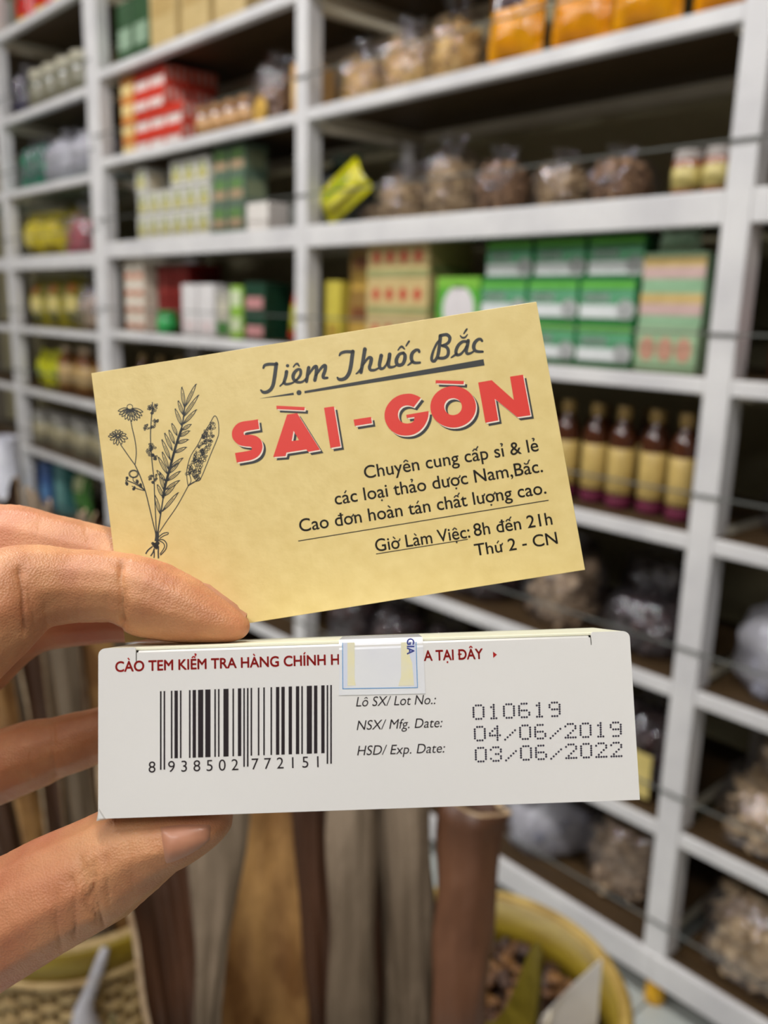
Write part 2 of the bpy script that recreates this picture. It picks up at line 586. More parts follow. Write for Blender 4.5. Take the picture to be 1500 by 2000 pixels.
# level 0: lime packets and brown herb bags
kL = pouch_kit('lime_packet', .14, .07, .03, (222, 216, 20), [(.15, .15, .85, .5, (244, 236, 90)), (.2, .62, .8, .82, (90, 140, 40))])
place(kL, 'lime_packet', 'lime yellow packet leaning beside the post', 'packet', 'lime packets', (-1.465, .05, Z[0] + .032), 0, (.25, -.52, .1))
place(kL, 'lime_packet', 'lime yellow packet leaning on brown herb bags', 'packet', 'lime packets', (-1.40, .235, Z[0] + .0155), 0, (.1, -.3, -.2), (.8, .8, .8))
kB = bag_kit('tan_herb_bag', .062, .07, .10, F_CLEAR, TAN, 320, .009, 'slice', .02, .85, 5)
kB2 = bag_kit('brown_herb_bag', .058, .065, .09, F_CLEAR, BROWN, 260, .008, 'stick', .02, .85, 6)
for i, (x, y, s, kk, lb) in enumerate(((-1.465, .155, .5, kB, 'flat clear bag of tan slices under the lime packets'), (-1.343, .10, .92, kB, 'clear bag of tan slices right of the lime packets'),
                                       (-1.213, .10, 1.22, kB, 'tall clear bag of tan slices, fullest on its shelf'), (-1.085, .1, 1.02, kB2, 'clear bag of brown herb sticks beside the tallest tan bag'),
                                       (-.962, .11, .8, kB, 'low clear bag of tan slices beside brown sticks'), (-.842, .10, .8, kB2, 'low clear bag of brown herb sticks near small tins'),
                                       (-.745, .215, .55, kB2, 'flat clear bag of brown sticks behind the small tins'))):
    place(kk, 'herb_bag', lb, 'bag', 'herb bags above the thick beam', (x, y, Z[0]), R_.uniform(-.3, .3), None, (.76, .8, s))
kT = jar_kit('small_tin', .022, .062, (150, 96, 66), (168, 160, 156), (196, 180, 110))
for x in (-.70, -.652):
    place(kT, 'small_jar', 'small brown jar with pale lid, ' + ('touching the right post' if x > -.68 else 'one away from the right post'), 'jar', 'small jars above the thick beam', (x, .05, Z[0]))

# level -1: tan cartons, green cartons, mint cartons
TANC = (206, 182, 128)
marks = [('F', 0, .02, 1, .2, (158, 162, 110))] + [('O', .16 + .225 * k, .55, .16, 1.1, (196, 84, 62)) for k in range(4)]
kC = carton_kit('tan_carton', .175, .12, .07, TANC, marks + [('R', .05, .1, .95, .3, (158, 162, 110))])
for k in range(3):
    place(kC, 'tan_carton', ['bottom', 'middle', 'top'][k] + ' tan carton with four red marks in a stack of three', 'carton', 'tan cartons with red marks', (-1.29, YF, Z[-1] + .0705 * k))
kC2 = carton_kit('brown_carton', .075, .12, .1, (150, 116, 60), [('F', .1, .15, .9, .5, (186, 150, 70)), ('F', .2, .62, .8, .82, (120, 70, 40))])
place(kC2, 'brown_carton', 'ochre carton beside the tan stack, lower of two', 'carton', 'ochre cartons', (-1.425, YF + .02, Z[-1]))
place(kC2, 'brown_carton', 'ochre carton beside the tan stack, upper of two', 'carton', 'ochre cartons', (-1.425, YF + .025, Z[-1] + .1005))
kC3 = carton_kit('yellow_carton', .05, .1, .135, (206, 190, 76), [('F', .15, .1, .85, .35, (176, 144, 56))])
place(kC3, 'yellow_carton', 'upright yellow carton against the left post of its bay', 'carton', None, (-1.494, YF + .005, Z[-1]))
kG0 = carton_kit('bright_green_carton', .105, .12, .14, (92, 176, 62), [('F', 0, 0, 1, .22, (40, 160, 70)), ('O', .52, .6, .28, 1.05, (226, 220, 222)), ('F', 0, .86, 1, 1, (130, 190, 70))])
place(kG0, 'green_carton', 'bright green carton with a round white label', 'carton', None, (-1.125, YF, Z[-1]))
GREEN, WHITEP = (56, 146, 64), (222, 226, 226)
kG = carton_kit('green_carton', .103, .1, .066, (22, 112, 58),
                [('F', .03, .82, .97, .97, (104, 184, 70)), ('F', .03, .45, .97, .8, (96, 160, 120)), ('F', .03, .14, .97, .44, WHITEP), ('F', .1, .5, .55, .7, (190, 210, 196)),
                 ('O', .84, .34, .24, 1.0, (240, 240, 238)), ('F', 0, 0, 1, .13, (16, 110, 52)), ('R', .05, .1, .95, .5, (60, 140, 80))])
pos = {0: (-1.018, -.913, -.808), 1: (-1.018, -.913, -.808), 2: (-1.02, -.9125, -.806)}
rown = {0: 'bottom row', 1: 'middle row', 2: 'top row'}
coln = {0: 'next to the bright green carton', 1: 'in the middle column', 2: 'next to the mint cartons'}
for rw in range(3):
    for k, x in enumerate(pos[rw]):
        place(kG, 'green_carton', 'green and white carton in the %s, %s' % (rown[rw], coln[k]), 'carton', 'green and white cartons', (x, YF + (.0 if rw < 2 else .012), Z[-1] + .0665 * rw))
for k, x in enumerate((-1.07, -.96, -.85)):
    place(kG, 'green_carton', 'green carton lying in the rear row behind the others', 'carton', 'green cartons at the back', (x, YF + .125, Z[-1] + .0665 * 2))
    place(kG, 'green_carton', 'green carton lying in the rear row behind the others', 'carton', 'green cartons at the back', (x, YF + .125, Z[-1] + .0665))
    place(kG, 'green_carton', 'green carton lying in the rear row behind the others', 'carton', 'green cartons at the back', (x, YF + .125, Z[-1]))
MINT = (150, 186, 150)
kM = carton_kit('mint_carton', .1, .1, .052, MINT, [('F', 0, .62, 1, .9, (204, 176, 116)), ('F', 0, .3, 1, .62, (206, 176, 170)), ('R', .1, .2, .9, .5, (130, 166, 130))])
kM0 = carton_kit('mint_carton_dots', .1, .1, .066, (158, 186, 148), [('O', .2 + .3 * k, .5, .2, 1.35, (196, 148, 126)) for k in range(3)])
place(kM0, 'mint_carton', 'pale mint carton with three orange dots, bottom of its stack', 'carton', 'mint cartons', (-.7, YF, Z[-1]))
place(kM, 'mint_carton', 'mint carton with orange and pink stripe, middle of its stack', 'carton', 'mint cartons', (-.698, YF, Z[-1] + .0665))
place(kM, 'mint_carton', 'mint carton with orange and pink stripe, top of its stack', 'carton', 'mint cartons', (-.7, YF + .004, Z[-1] + .119))
kM2 = pouch_kit('mint_sachet', .06, .05, .02, (168, 198, 170), [])
place(kM2, 'mint_sachet', 'small pale mint sachet lying on the mint cartons', 'sachet', None, (-.705, YF + .02, Z[-1] + .1715), .3)

# level -2: amber bottles with gold labels
kBo = bottle_kit('amber_bottle', .021, .165, (70, 34, 16), (138, 112, 62), (196, 168, 100), (104, 36, 62))
bi = 0
bl = ['nearest the post', 'second along from the post', 'third along from the post', 'fourth along from the post', 'fifth along from the post', 'sixth along from the post']
for k in range(6):
    place(kBo, 'amber_bottle', 'front amber bottle with gold label and plum band, ' + bl[k], 'bottle', 'amber bottles in front', (-.665 - .054 * k, .06 + .006 * (k % 2), Z[-2]), R_.uniform(0, 3))
kBo2 = bottle_kit('amber_bottle_plain', .021, .155, (84, 38, 14), (128, 104, 62), (190, 164, 100))
for k in range(9):
    place(kBo2, 'amber_bottle', 'amber bottle with gold label in the rear row', 'bottle', 'amber bottles behind', (-.64 - .053 * k, .125 + .05 * (k % 2), Z[-2]), R_.uniform(0, 3))
for k in range(6):
    place(kBo2, 'amber_bottle', 'amber bottle mid shelf, %s beyond the plum banded bottles' % ORD[k], 'bottle', 'amber bottles mid shelf', (-1.03 - .08 * k, .07 + .03 * (k % 3), Z[-2]), R_.uniform(0, 3))

# level -3: glossy bags of dark fruit
kD = bag_kit('dark_fruit_bag', .085, .085, .12, F_CLEAR, DARK, 130, .014, 'nut', .03, .8, 8)
kD2 = bag_kit('brown_glossy_bag', .08, .085, .12, F_CLEAR, GREYB, 130, .014, 'slice', .02, .8, 9)
for x, y, s, kk, lb in ((-.715, .105, .82, kD, 'low clear bag of dark dried fruit beside the right post'), (-.895, .105, 1.05, kD2, 'glossy clear bag of grey brown slices between dark fruit bags'),
                        (-1.075, .105, .9, kD, 'clear bag of dark dried fruit above the medicine box'), (-1.257, .105, .9, kD, 'clear bag of dark fruit towards the far post'), (-1.438, .105, .9, kD, 'clear bag of dark fruit next to the far post'),
                        (-.80, .27, 1.0, kD, 'clear bag of dark fruit at the back near the right post'), (-1.02, .27, 1.0, kD, 'clear bag of dark fruit at the back of its shelf')):
    place(kk, 'herb_bag', lb, 'bag', 'glossy bags below the bottles', (x, y, Z[-3]), R_.uniform(-.25, .25), None, (.84, .84 if y < .2 else .58, s))
# level -4
kP = bag_kit('plum_bag', .07, .08, .15, F_CLEAR, DARK, 130, .015, 'nut', .02, .8, 10)
for k, x in enumerate((-.692, -.847, -1.002, -1.157, -1.312, -1.46)):
    place(kP, 'herb_bag', ['plum dark bag with a yellow price tag'][0] if k == 0 else 'plum dark bag of dried fruit, %s from the right post' % ORD[k], 'bag', 'plum dark bags', (x, .11, Z[-4]), R_.uniform(-.2, .2), None, (.88, .95, 1))
tg = thing('price_tag', 'pale yellow card tag leaning on the plum dark bag', 'tag', (-.672, .028, Z[-4] + .012))
MB().box(-.024, .024, -.001, .001, 0, .075, .0004).build('card', paper((214, 194, 120)), tg)
# level -5
kS = bag_kit('root_slice_bag', .085, .09, .18, F_CLEAR, GREYB, 330, .0125, 'slice', .02, .85, 11)
kS2 = bag_kit('tan_slice_bag', .085, .09, .18, F_CLEAR, TAN, 330, .013, 'slice', .02, .85, 12)
kW = bag_kit('grey_plastic_bag', .08, .085, .14, F_WHITE, GREYP, 60, .02, 'nut', .03, .75, 14)
for x, y, s, kk, lb in ((-.72, .13, .87, kS, 'big clear bag of grey brown root slices on the lowest shelf'), (-.895, .12, .8, kW, 'crumpled grey plastic bag beside root slices'),
                        (-1.08, .13, .86, kS, 'clear bag of root slices behind the bark pieces'), (-1.26, .13, .86, kS2, 'clear bag of tan slices behind the bark pieces'), (-1.45, .13, .86, kS, 'clear bag of root slices by the far post')):
    place(kk, 'herb_bag', lb, 'bag', 'bags on the lowest shelf', (x, y, Z[-5]), R_.uniform(-.3, .3), None, (.9, .95, s))

# --- main unit, bay beyond the right post -------------------------------------
kRd = jar_kit('red_brown_jar', .035, .15, (96, 28, 14), (150, 60, 40), (150, 52, 30))
for k in range(3):
    place(kRd, 'red_jar', 'red brown jar, %s beyond the right post' % ORD[k], 'jar', 'red brown jars', (-.522 + .085 * k, .075, Z[-1]))
kPk = carton_kit('peach_carton', .08, .09, .05, (206, 190, 150), [('F', 0, .3, 1, .7, (216, 160, 140))])
place(kPk, 'peach_carton', 'small peach carton resting on red brown jars', 'carton', None, (-.51, .04, Z[-1] + .151))
for x, y, s, kk, zz, lb in ((-.475, .12, .98, kW, -3, 'milky plastic bag next to the right post'), (-.27, .12, .96, kW, -3, 'milky plastic bag farther along right of the post'),
                            (-.462, .115, .58, kS2, -4, 'lower clear bag of tan slices on the second lowest shelf'), (-.225, .12, .88, kS2, -4, 'clear bag of tan slices farther along the second lowest shelf'),
                            (-.462, .115, .86, kS2, -5, 'clear bag of tan slices on the lowest shelf right of the post'), (-.225, .12, .86, kS2, -5, 'clear bag of tan slices farther along the lowest shelf'),
                            (-.47, .15, .8, kD, -2, 'clear bag of dark fruit right of the bottle shelf post'), (-.46, .15, .9, kB, 0, 'clear bag of tan slices right of the post above the thick beam'),
                            (-.46, .15, .9, kB2, 1, 'clear bag of brown sticks on the top shelf right of the post')):
    place(kk, 'herb_bag', lb, 'bag', 'bags right of the post', (x, y, Z[zz]), R_.uniform(-1, 1), None, (1.12 if kk is kS2 else 1, 1.12 if kk is kS2 else 1, s))
place(kB, 'herb_bag', 'small clear bag of tan slices resting on the lower tan bag', 'bag', 'bags right of the post', (-.452, .12, Z[-4] + .120), .4, None, (1.05, 1.05, .62))

# --- main unit, far bay --------------------------------------------------------
# level 2
kGb = carton_kit('deep_green_box', .09, .12, .17, (38, 80, 40), [('F', .1, .3, .9, .6, (150, 176, 150)), ('R', .1, .2, .9, .6, (56, 104, 56))])
for k, x in enumerate((-2.44, -2.345)):
    place(kGb, 'green_box', ['deep green box touching the paired posts on the topmost shelf', 'deep green box beside the kraft boxes on the topmost shelf'][k], 'box', 'deep green boxes', (x, YF + .02, Z[2]))
kTb = carton_kit('kraft_box', .13, .14, .16, (206, 180, 124), [('F', .08, .5, .92, .8, (190, 160, 100)), ('R', .1, .5, .9, .8, (150, 130, 96))])
for k, x in enumerate((-2.19, -2.05, -1.91)):
    place(kTb, 'kraft_box', 'kraft tan box on the topmost shelf, %s from the deep green boxes' % ORD[k], 'box', 'kraft boxes', (x, YF + .01 * k, Z[2]))
kPu = bag_kit('pink_bag', .05, .06, .09, F_HAZE, PINK, 80, .012, 'nut', .02, .8, 21)
place(kPu, 'petal_bag', 'small bag of pink red petals beside the middle post', 'bag', None, (-1.72, .1, Z[2]))
# level 1: red cartons
RED = (222, 66, 42)
kR = carton_kit('red_carton', .082, .075, .05, RED, [('F', .05, .1, .95, .5, (236, 220, 214)), ('F', .05, .62, .95, .92, (206, 54, 36)), ('R', .04, .3, .2, .95, (226, 176, 166)), ('R', .3, .3, .46, .95, (226, 176, 166)),
                                                       ('R', .56, .3, .72, .95, (226, 176, 166)), ('R', .82, .3, .96, .95, (226, 176, 166))])
kRy = carton_kit('orange_carton', .07, .075, .05, (222, 160, 84), [('F', .05, .1, .95, .55, (240, 214, 150)), ('F', .05, .62, .95, .9, (214, 130, 60))])
for rw in range(4):
    place(kRy, 'orange_carton', 'pale orange carton by the paired posts, layer %s of four' % ['one', 'two', 'three', 'four'][rw], 'carton', 'pale orange cartons', (-2.4, YF, Z[1] + .0505 * rw))
    for k in range(2 if rw > 1 else 3):
        place(kR, 'red_carton', 'red carton with a white band, %s layer, %s' % (['bottom', 'second', 'third', 'top'][rw], ['beside pale orange cartons', 'in the middle of the row', 'nearest the brown jars'][k]), 'carton',
              'red cartons', (-2.32 + .085 * k, YF + .004 * (rw % 2), Z[1] + .0505 * rw))
    for k in range(2):
        place(kR, 'red_carton', 'red carton in the rear rank of the red stack', 'carton', 'red cartons at the back', (-2.32 + .085 * k, YF + .085, Z[1] + .0505 * rw))
kBj = jar_kit('brown_jar', .03, .075, (120, 78, 40), (150, 110, 70), (196, 150, 96))
for k in range(4):
    place(kBj, 'brown_jar', 'small brown jar, %s from the red cartons' % ORD[k], 'jar', 'small brown jars', (-2.03 + .062 * k, .065, Z[1]))
kAm = bag_kit('amber_bag', .055, .06, .13, F_CLEAR, BROWN, 90, .013, 'nut', .02, .75, 22)
place(kAm, 'herb_bag', 'upright dark bag with an amber gold label', 'bag', None, (-1.755, .09, Z[1]))
ab = thing('gold_label_card', 'round amber gold card on the upright dark bag', 'label', (-1.755, .0335, Z[1] + .03))
MB().lathe([(0, 0), (.026, 0), (.028, .001), (.026, .002), (0, .002)], 20).build('card', paper((214, 170, 80)), ab).rotation_euler = (math.pi / 2, 0, 0)
kAo = carton_kit('apricot_box', .05, .08, .11, (214, 168, 110), [('F', .1, .3, .9, .7, (236, 200, 140))])
place(kAo, 'apricot_box', 'apricot box standing against the middle post', 'box', None, (-1.635, .05, Z[1]))
# level 0: white and yellow cartons, green cartons
WC = (214, 212, 204)
kWc = carton_kit('white_herb_carton', .058, .06, .062, WC, [('F', .15, .2, .85, .55, (192, 184, 108)), ('F', .3, .55, .7, .85, (158, 164, 92)), ('R', .15, .15, .85, .8, (222, 208, 180))])
names = ['first', 'second', 'third', 'fourth', 'fifth', 'sixth']
for c, (x, n) in enumerate(((-2.335, 3), (-2.27, 2), (-2.205, 2), (-2.14, 3), (-2.075, 3), (-2.01, 3))):
    for rw in range(n):
        place(kWc, 'white_carton', 'white carton with yellow herb print, %s column, %s' % (names[c], ['bottom', 'middle', 'top'][rw]), 'carton', 'white cartons with yellow print', (x, YF + .003 * (rw % 2), Z[0] + .0625 * rw))
kGg = carton_kit('sage_carton', .068, .065, .066, (96, 118, 100), [('F', .1, .2, .9, .5, (176, 150, 120)), ('F', .1, .55, .9, .85, (104, 140, 80)), ('R', .1, .2, .9, .8, (130, 140, 110))])
for c, x in enumerate((-1.935, -1.862)):
    for rw in range(3):
        place(kGg, 'sage_carton', 'sage green carton in the %s column, %s of three' % (['left', 'right'][c], ['bottom', 'middle', 'top'][rw]), 'carton', 'sage green cartons', (x, YF + .003 * rw, Z[0] + .0665 * rw))
kGl = bag_kit('green_leaf_bag', .075, .07, .155, F_GREEN, LEAFG, 170, .014, 'slice', .03, .9, 23)
place(kGl, 'leaf_bag', 'dark green leaf bag standing behind the small white box', 'bag', None, (-1.69, .225, Z[0]), 0, None, (1, 1, .93))
kWb = carton_kit('plain_white_box', .085, .07, .062, (232, 226, 220), [('R', .06, .06, .94, .94, (222, 214, 208))])
place(kWb, 'white_box', 'small plain white box on the thick beam shelf', 'box', None, (-1.765, YF - .004, Z[0]))
kGb2 = carton_kit('grey_box', .045, .06, .06, (86, 88, 84), [('F', .1, .2, .9, .8, (100, 102, 98))])
place(kGb2, 'grey_box', 'small dark grey box between white box and post', 'box', None, (-1.66, .06, Z[0]))
kGb3 = carton_kit('dark_slim_box', .035, .08, .12, (66, 62, 58), [('F', .1, .2, .9, .8, (110, 100, 92))])
place(kGb3, 'dark_box', 'slim dark box at the paired posts', 'box', None, (-2.41, .07, Z[0]))
# level -1
kCw = carton_kit('cream_carton', .055, .08, .046, (220, 206, 188), [('F', .1, .15, .9, .45, (206, 130, 104)), ('F', .2, .55, .8, .85, (236, 230, 220))])
for c, x in enumerate((-2.43, -2.37)):
    for rw in range(4):
        place(kCw, 'cream_carton', 'cream carton with a coral band, %s column, %s' % (['outer', 'inner'][c], ['lowest', 'second', 'third', 'highest'][rw]), 'carton', 'cream cartons', (x, YF, Z[-1] + .0465 * rw))
kDr = carton_kit('dark_red_box', .085, .1, .092, (120, 20, 18), [('F', .1, .2, .9, .4, (144, 44, 40)), ('R', .1, .2, .9, .8, (104, 16, 16))])
for c, x in enumerate((-2.285, -2.195)):
    for rw in range(2):
        place(kDr, 'dark_red_box', 'dark red box, %s column, %s' % (['left', 'right'][c], ['lower', 'upper'][rw]), 'box', 'dark red boxes', (x, YF + .035, Z[-1] + .0925 * rw))
kGj = jar_kit('green_tub', .028, .06, (24, 130, 56), (28, 150, 64), (40, 160, 80))
place(kGj, 'green_tub', 'small bright green tub in front of dark red boxes', 'tub', None, (-2.2, .03 + .0, Z[-1]))
kWt = carton_kit('tall_white_box', .075, .075, .13, (226, 222, 222), [('R', .1, .1, .9, .35, (100, 150, 90)), ('R', .2, .45, .8, .75, (216, 196, 130)), ('F', .1, .1, .9, .3, (222, 206, 206))])
for c, x in enumerate((-2.09, -2.005)):
    place(kWt, 'white_box', 'tall white box, %s' % ['next to the green tub', 'between white box and grey carton'][c], 'box', 'tall white boxes', (x, YF, Z[-1]))
kGc = carton_kit('pale_grey_carton', .06, .075, .11, (176, 172, 160), [('F', .05, .05, .95, .35, (70, 120, 60)), ('F', .2, .45, .8, .8, (206, 200, 180))])
place(kGc, 'grey_carton', 'pale grey carton with a green foot beside lime box', 'carton', None, (-1.925, YF, Z[-1]))
kLb = carton_kit('lime_box', .05, .07, .125, (150, 196, 70), [('F', .1, .62, .9, .92, (214, 222, 190)), ('F', .1, .15, .9, .4, (206, 214, 180))])
place(kLb, 'lime_box', 'tall lime green box between grey and dark green cartons', 'box', None, (-1.862, YF - .002, Z[-1]))
kDg = carton_kit('dark_green_carton', .085, .075, .066, (26, 66, 48), [('F', .08, .1, .92, .5, (196, 140, 140)), ('R', .1, .2, .9, .8, (20, 60, 40))])
for rw in range(2):
    place(kDg, 'dark_green_carton', 'dark green carton with a pink band, %s of two' % ['lower', 'upper'][rw], 'carton', 'dark green cartons', (-1.785, YF, Z[-1] + .0665 * rw))
kRp = pouch_kit('red_pouch', .075, .14, .03, (206, 66, 40), [(.1, .1, .9, .55, (196, 190, 60))])
place(kRp, 'red_pouch', 'red and yellow pouch leaning on the middle post', 'pouch', None, (-1.665, .05, Z[-1] + .007), 0, (-.1, .2, -.2))
# level -2: brown bottles
for k in range(10):
    place(kBo2, 'amber_bottle', 'amber bottle on the dark shelf, %s from the paired posts' % ORD[k], 'bottle', 'amber bottles in the far bay', (-2.43 + .075 * k, .07 + .02 * (k % 3), Z[-2]), R_.uniform(0, 3))
for k, x in enumerate((-2.4, -2.2, -2.0, -1.8)):
    place(kD, 'herb_bag', 'dark fruit bag below far bay bottles, %s from the paired posts' % ORD[k], 'bag', 'dark bags in the far bay', (x, .13, Z[-3]), R_.uniform(-1, 1))
    place(kP, 'herb_bag', 'plum dark bag low in the far bay, %s from the paired posts' % ORD[k], 'bag', 'plum bags in the far bay', (x, .13, Z[-4]), R_.uniform(-1, 1))

# --- left unit -----------------------------------------------------------------
ZL = LEFT_Z
kRb = pouch_kit('red_yellow_pouch', .15, .2, .06, (206, 30, 14), [(.1, .05, .9, .3, (232, 196, 30))])
for k, x in enumerate((-3.24, -3.07, -2.9)):
    place(kRb, 'red_pouch', 'red pouch with yellow foot, %s from the far left post' % ORD[k], 'pouch', 'red pouches on top', (x, .07, ZL[2]), 0, (-.05, 0, .1 * k))
kSj = jar_kit('olive_jar', .06, .14, (106, 104, 82), (176, 170, 150), (120, 116, 96))
for k, x in enumerate((-3.128, -3.018, -2.908, -2.798)):
    place(kSj, 'olive_jar', 'glossy olive grey jar with pale lid, %s from the violet bag' % ORD[k], 'jar', 'olive grey jars', (x, .1, ZL[1]), 0, None, (.88, .88, 1))
kGp = pouch_kit('green_pouch', .1, .15, .05, (66, 124, 44), [(.2, .6, .8, .9, (206, 214, 160))])
place(kGp, 'green_pouch', 'green pouch with pale top beside the olive jars', 'pouch', None, (-2.68, .06, ZL[1]))
place(bag_kit('purple_bag', .034, .06, .15, F_HAZE, mat('deep_violet_packets', (44, 36, 74), (30, 24, 52), rough=.4), 60, .02, 'nut', .02, .8, 31), 'violet_bag', 'deep violet bag beside the far left post', 'bag', None, (-3.232, .1, ZL[1]))
kGw = bag_kit('grey_white_bag', .095, .085, .15, F_WHITE, GREYP, 70, .022, 'nut', .02, .8, 32)
for k, x in enumerate((-2.935, -2.735)):
    place(kGw, 'grey_bag', ['grey white plastic bag beside the teal bag', 'grey white plastic bag beside the paired posts'][k], 'bag', 'grey white bags on glass', (x, .11, ZL[0]), .2 * k, None, (.86, .95, .96))
kTe = bag_kit('teal_bag', .06, .075, .17, F_HAZE, mat('teal_green_packets', (30, 140, 104), (20, 104, 80), rough=.35), 60, .022, 'nut', .02, .85, 33)
for k, x in enumerate((-3.096, -3.212)):
    place(kTe, 'teal_bag', ['teal green bag beside the grey white bags on glass', 'teal green bag by the far left post on glass'][k], 'bag', 'teal bags', (x, .1, ZL[0]), .15 * k, None, (.74, .9, .86))
kYp = pouch_kit('yellow_pouch', .135, .125, .07, (186, 168, 40), [(.15, .15, .85, .6, (200, 182, 62))])
for k, (x, y, zz) in enumerate(((-3.24, .05, 0), (-3.1, .06, 0), (-2.97, .09, 0), (-3.15, .18, .0), (-3.0, .2, .0))):
    place(kYp, 'yellow_pouch', 'plump yellow pouch in the front row, %s from the far left post' % ORD[k] if k < 3 else 'taller yellow pouch behind the front row, %s of two' % ORD[k - 3], 'pouch',
          'plump yellow pouches in front' if k < 3 else 'plump yellow pouches behind', (x, y, ZL['m'] + zz), .1 * k, None, (1, 1, 1.2 if k < 3 else 1.46))
kPb = bag_kit('pink_white_bag', .075, .075, .125, F_HAZE, PINK, 90, .015, 'nut', .03, .8, 34)
place(kPb, 'petal_bag', 'round bag of pink red petals beside yellow pouches', 'bag', None, (-2.82, .1, ZL['m']))
kOp = pouch_kit('olive_yellow_pouch', .125, .165, .06, (150, 140, 26), [(.15, .3, .85, .62, (206, 190, 120)), (.2, .08, .8, .26, (110, 116, 80)), (.3, .68, .7, .84, (206, 130, 70))])
for k, x in enumerate((-3.25, -3.1, -2.95)):
    place(kOp, 'olive_pouch', 'olive yellow pouch with pale printed panel, %s' % ['next to the far left post', 'in the middle', 'next to the tan bag'][k], 'pouch', 'olive yellow pouches', (x, .06, ZL[-1] + .0625 * math.sin(.06 * k)), 0, (-.06, .06 * k, .1))
    place(kOp, 'olive_pouch', 'olive yellow pouch standing in the rear row', 'pouch', 'olive yellow pouches behind', (x + .05, .17, ZL[-1]), 0, (-.03, 0, -.1))
place(bag_kit('tan_tall_bag', .075, .075, .15, F_HAZE, TAN, 120, .014, 'slice', .02, .85, 35), 'herb_bag', 'tall hazy bag of tan slices beside the paired posts', 'bag', None, (-2.76, .1, ZL[-1]), 0, None, (1, 1, .95))
kLp = pouch_kit('bright_lime_pouch', .12, .12, .05, (206, 206, 24), [(.2, .15, .8, .5, (150, 160, 40))])
for k, x in enumerate((-3.25, -3.12)):
    place(kLp, 'lime_pouch', ['bright lime yellow pouch by the far left post', 'bright lime yellow pouch beside syrup bottles'][k], 'pouch', 'bright lime pouches', (x, .06, ZL[-2] + .011), 0, (-.1, .2, .1 * k))
kBr = bottle_kit('brown_syrup_bottle', .034, .155, (110, 66, 22), (190, 168, 140), (180, 150, 100))
for k in range(5):
    place(kBr, 'syrup_bottle', 'brown syrup bottle with tan label, %s from the lime pouches' % ORD[k], 'bottle', 'brown syrup bottles', (-3.0 + .08 * k, .075 + .02 * (k % 2), ZL[-2]))
kGr = jar_kit('grey_jar', .04, .125, (120, 118, 104), (150, 146, 140), (150, 140, 110))
for k in range(7):
    place(kGr, 'grey_jar', 'grey glass jar, %s from the far left post' % ORD[k], 'jar', 'grey glass jars', (-3.26 + .092 * k, .08 + .02 * (k % 2), ZL[-3]))
kBl = carton_kit('blue_box', .1, .1, .17, (44, 84, 140), [('F', .1, .2, .9, .5, (90, 140, 190))])
place(kBl, 'blue_box', 'blue box on the low left shelf', 'box', None, (-3.22, .05, ZL[-4]))
kTl = carton_kit('teal_box', .09, .1, .2, (76, 130, 130), [('F', .1, .2, .9, .6, (110, 160, 156))])
place(kTl, 'teal_box', 'tall teal box on the low left shelf', 'box', None, (-3.08, .05, ZL[-4]))
place(kGp, 'green_pouch', 'green pouch beside the tall teal box', 'pouch', None, (-2.95, .06, ZL[-4]), 0, None, (1.3, 1, 1.2))
ws = thing('white_sack', 'tall white plastic sack standing on the floor before the left shelving', 'sack', (-2.93, -.2, 0))


def sackpt(i, j):
    t, v = 2 * math.pi * i / 20, j / 12
    r = .085 * (1 + .12 * math.sin(3 * t + 2 * v) + .06 * math.sin(7 * t - 9 * v)) * (.9 + .25 * math.sin(math.pi * v))
    return (r * math.cos(t), r * math.sin(t) * .8, .66 * v)


MB().grid(sackpt, 20, 13, True).build('sack_film', mat('white_sack_plastic', (232, 232, 240), (214, 214, 226), rough=.3, bump=.5, bscale=30), ws, True)

# ------------------------------------------------------------------ baskets, sack and bark on the floor
BAMBOO = mat('yellow_bamboo_strip', (188, 158, 84), (150, 120, 52), rough=.5, scale=30, stretch=(1, 1, 6))
BAMBOO_O = mat('olive_bamboo_band', (150, 128, 34), (124, 100, 22), rough=.45, scale=14, stretch=(1, 1, 7))
BAMBOO_P = mat('pale_bamboo_strand', (186, 160, 112), (150, 122, 76), rough=.6, scale=40)


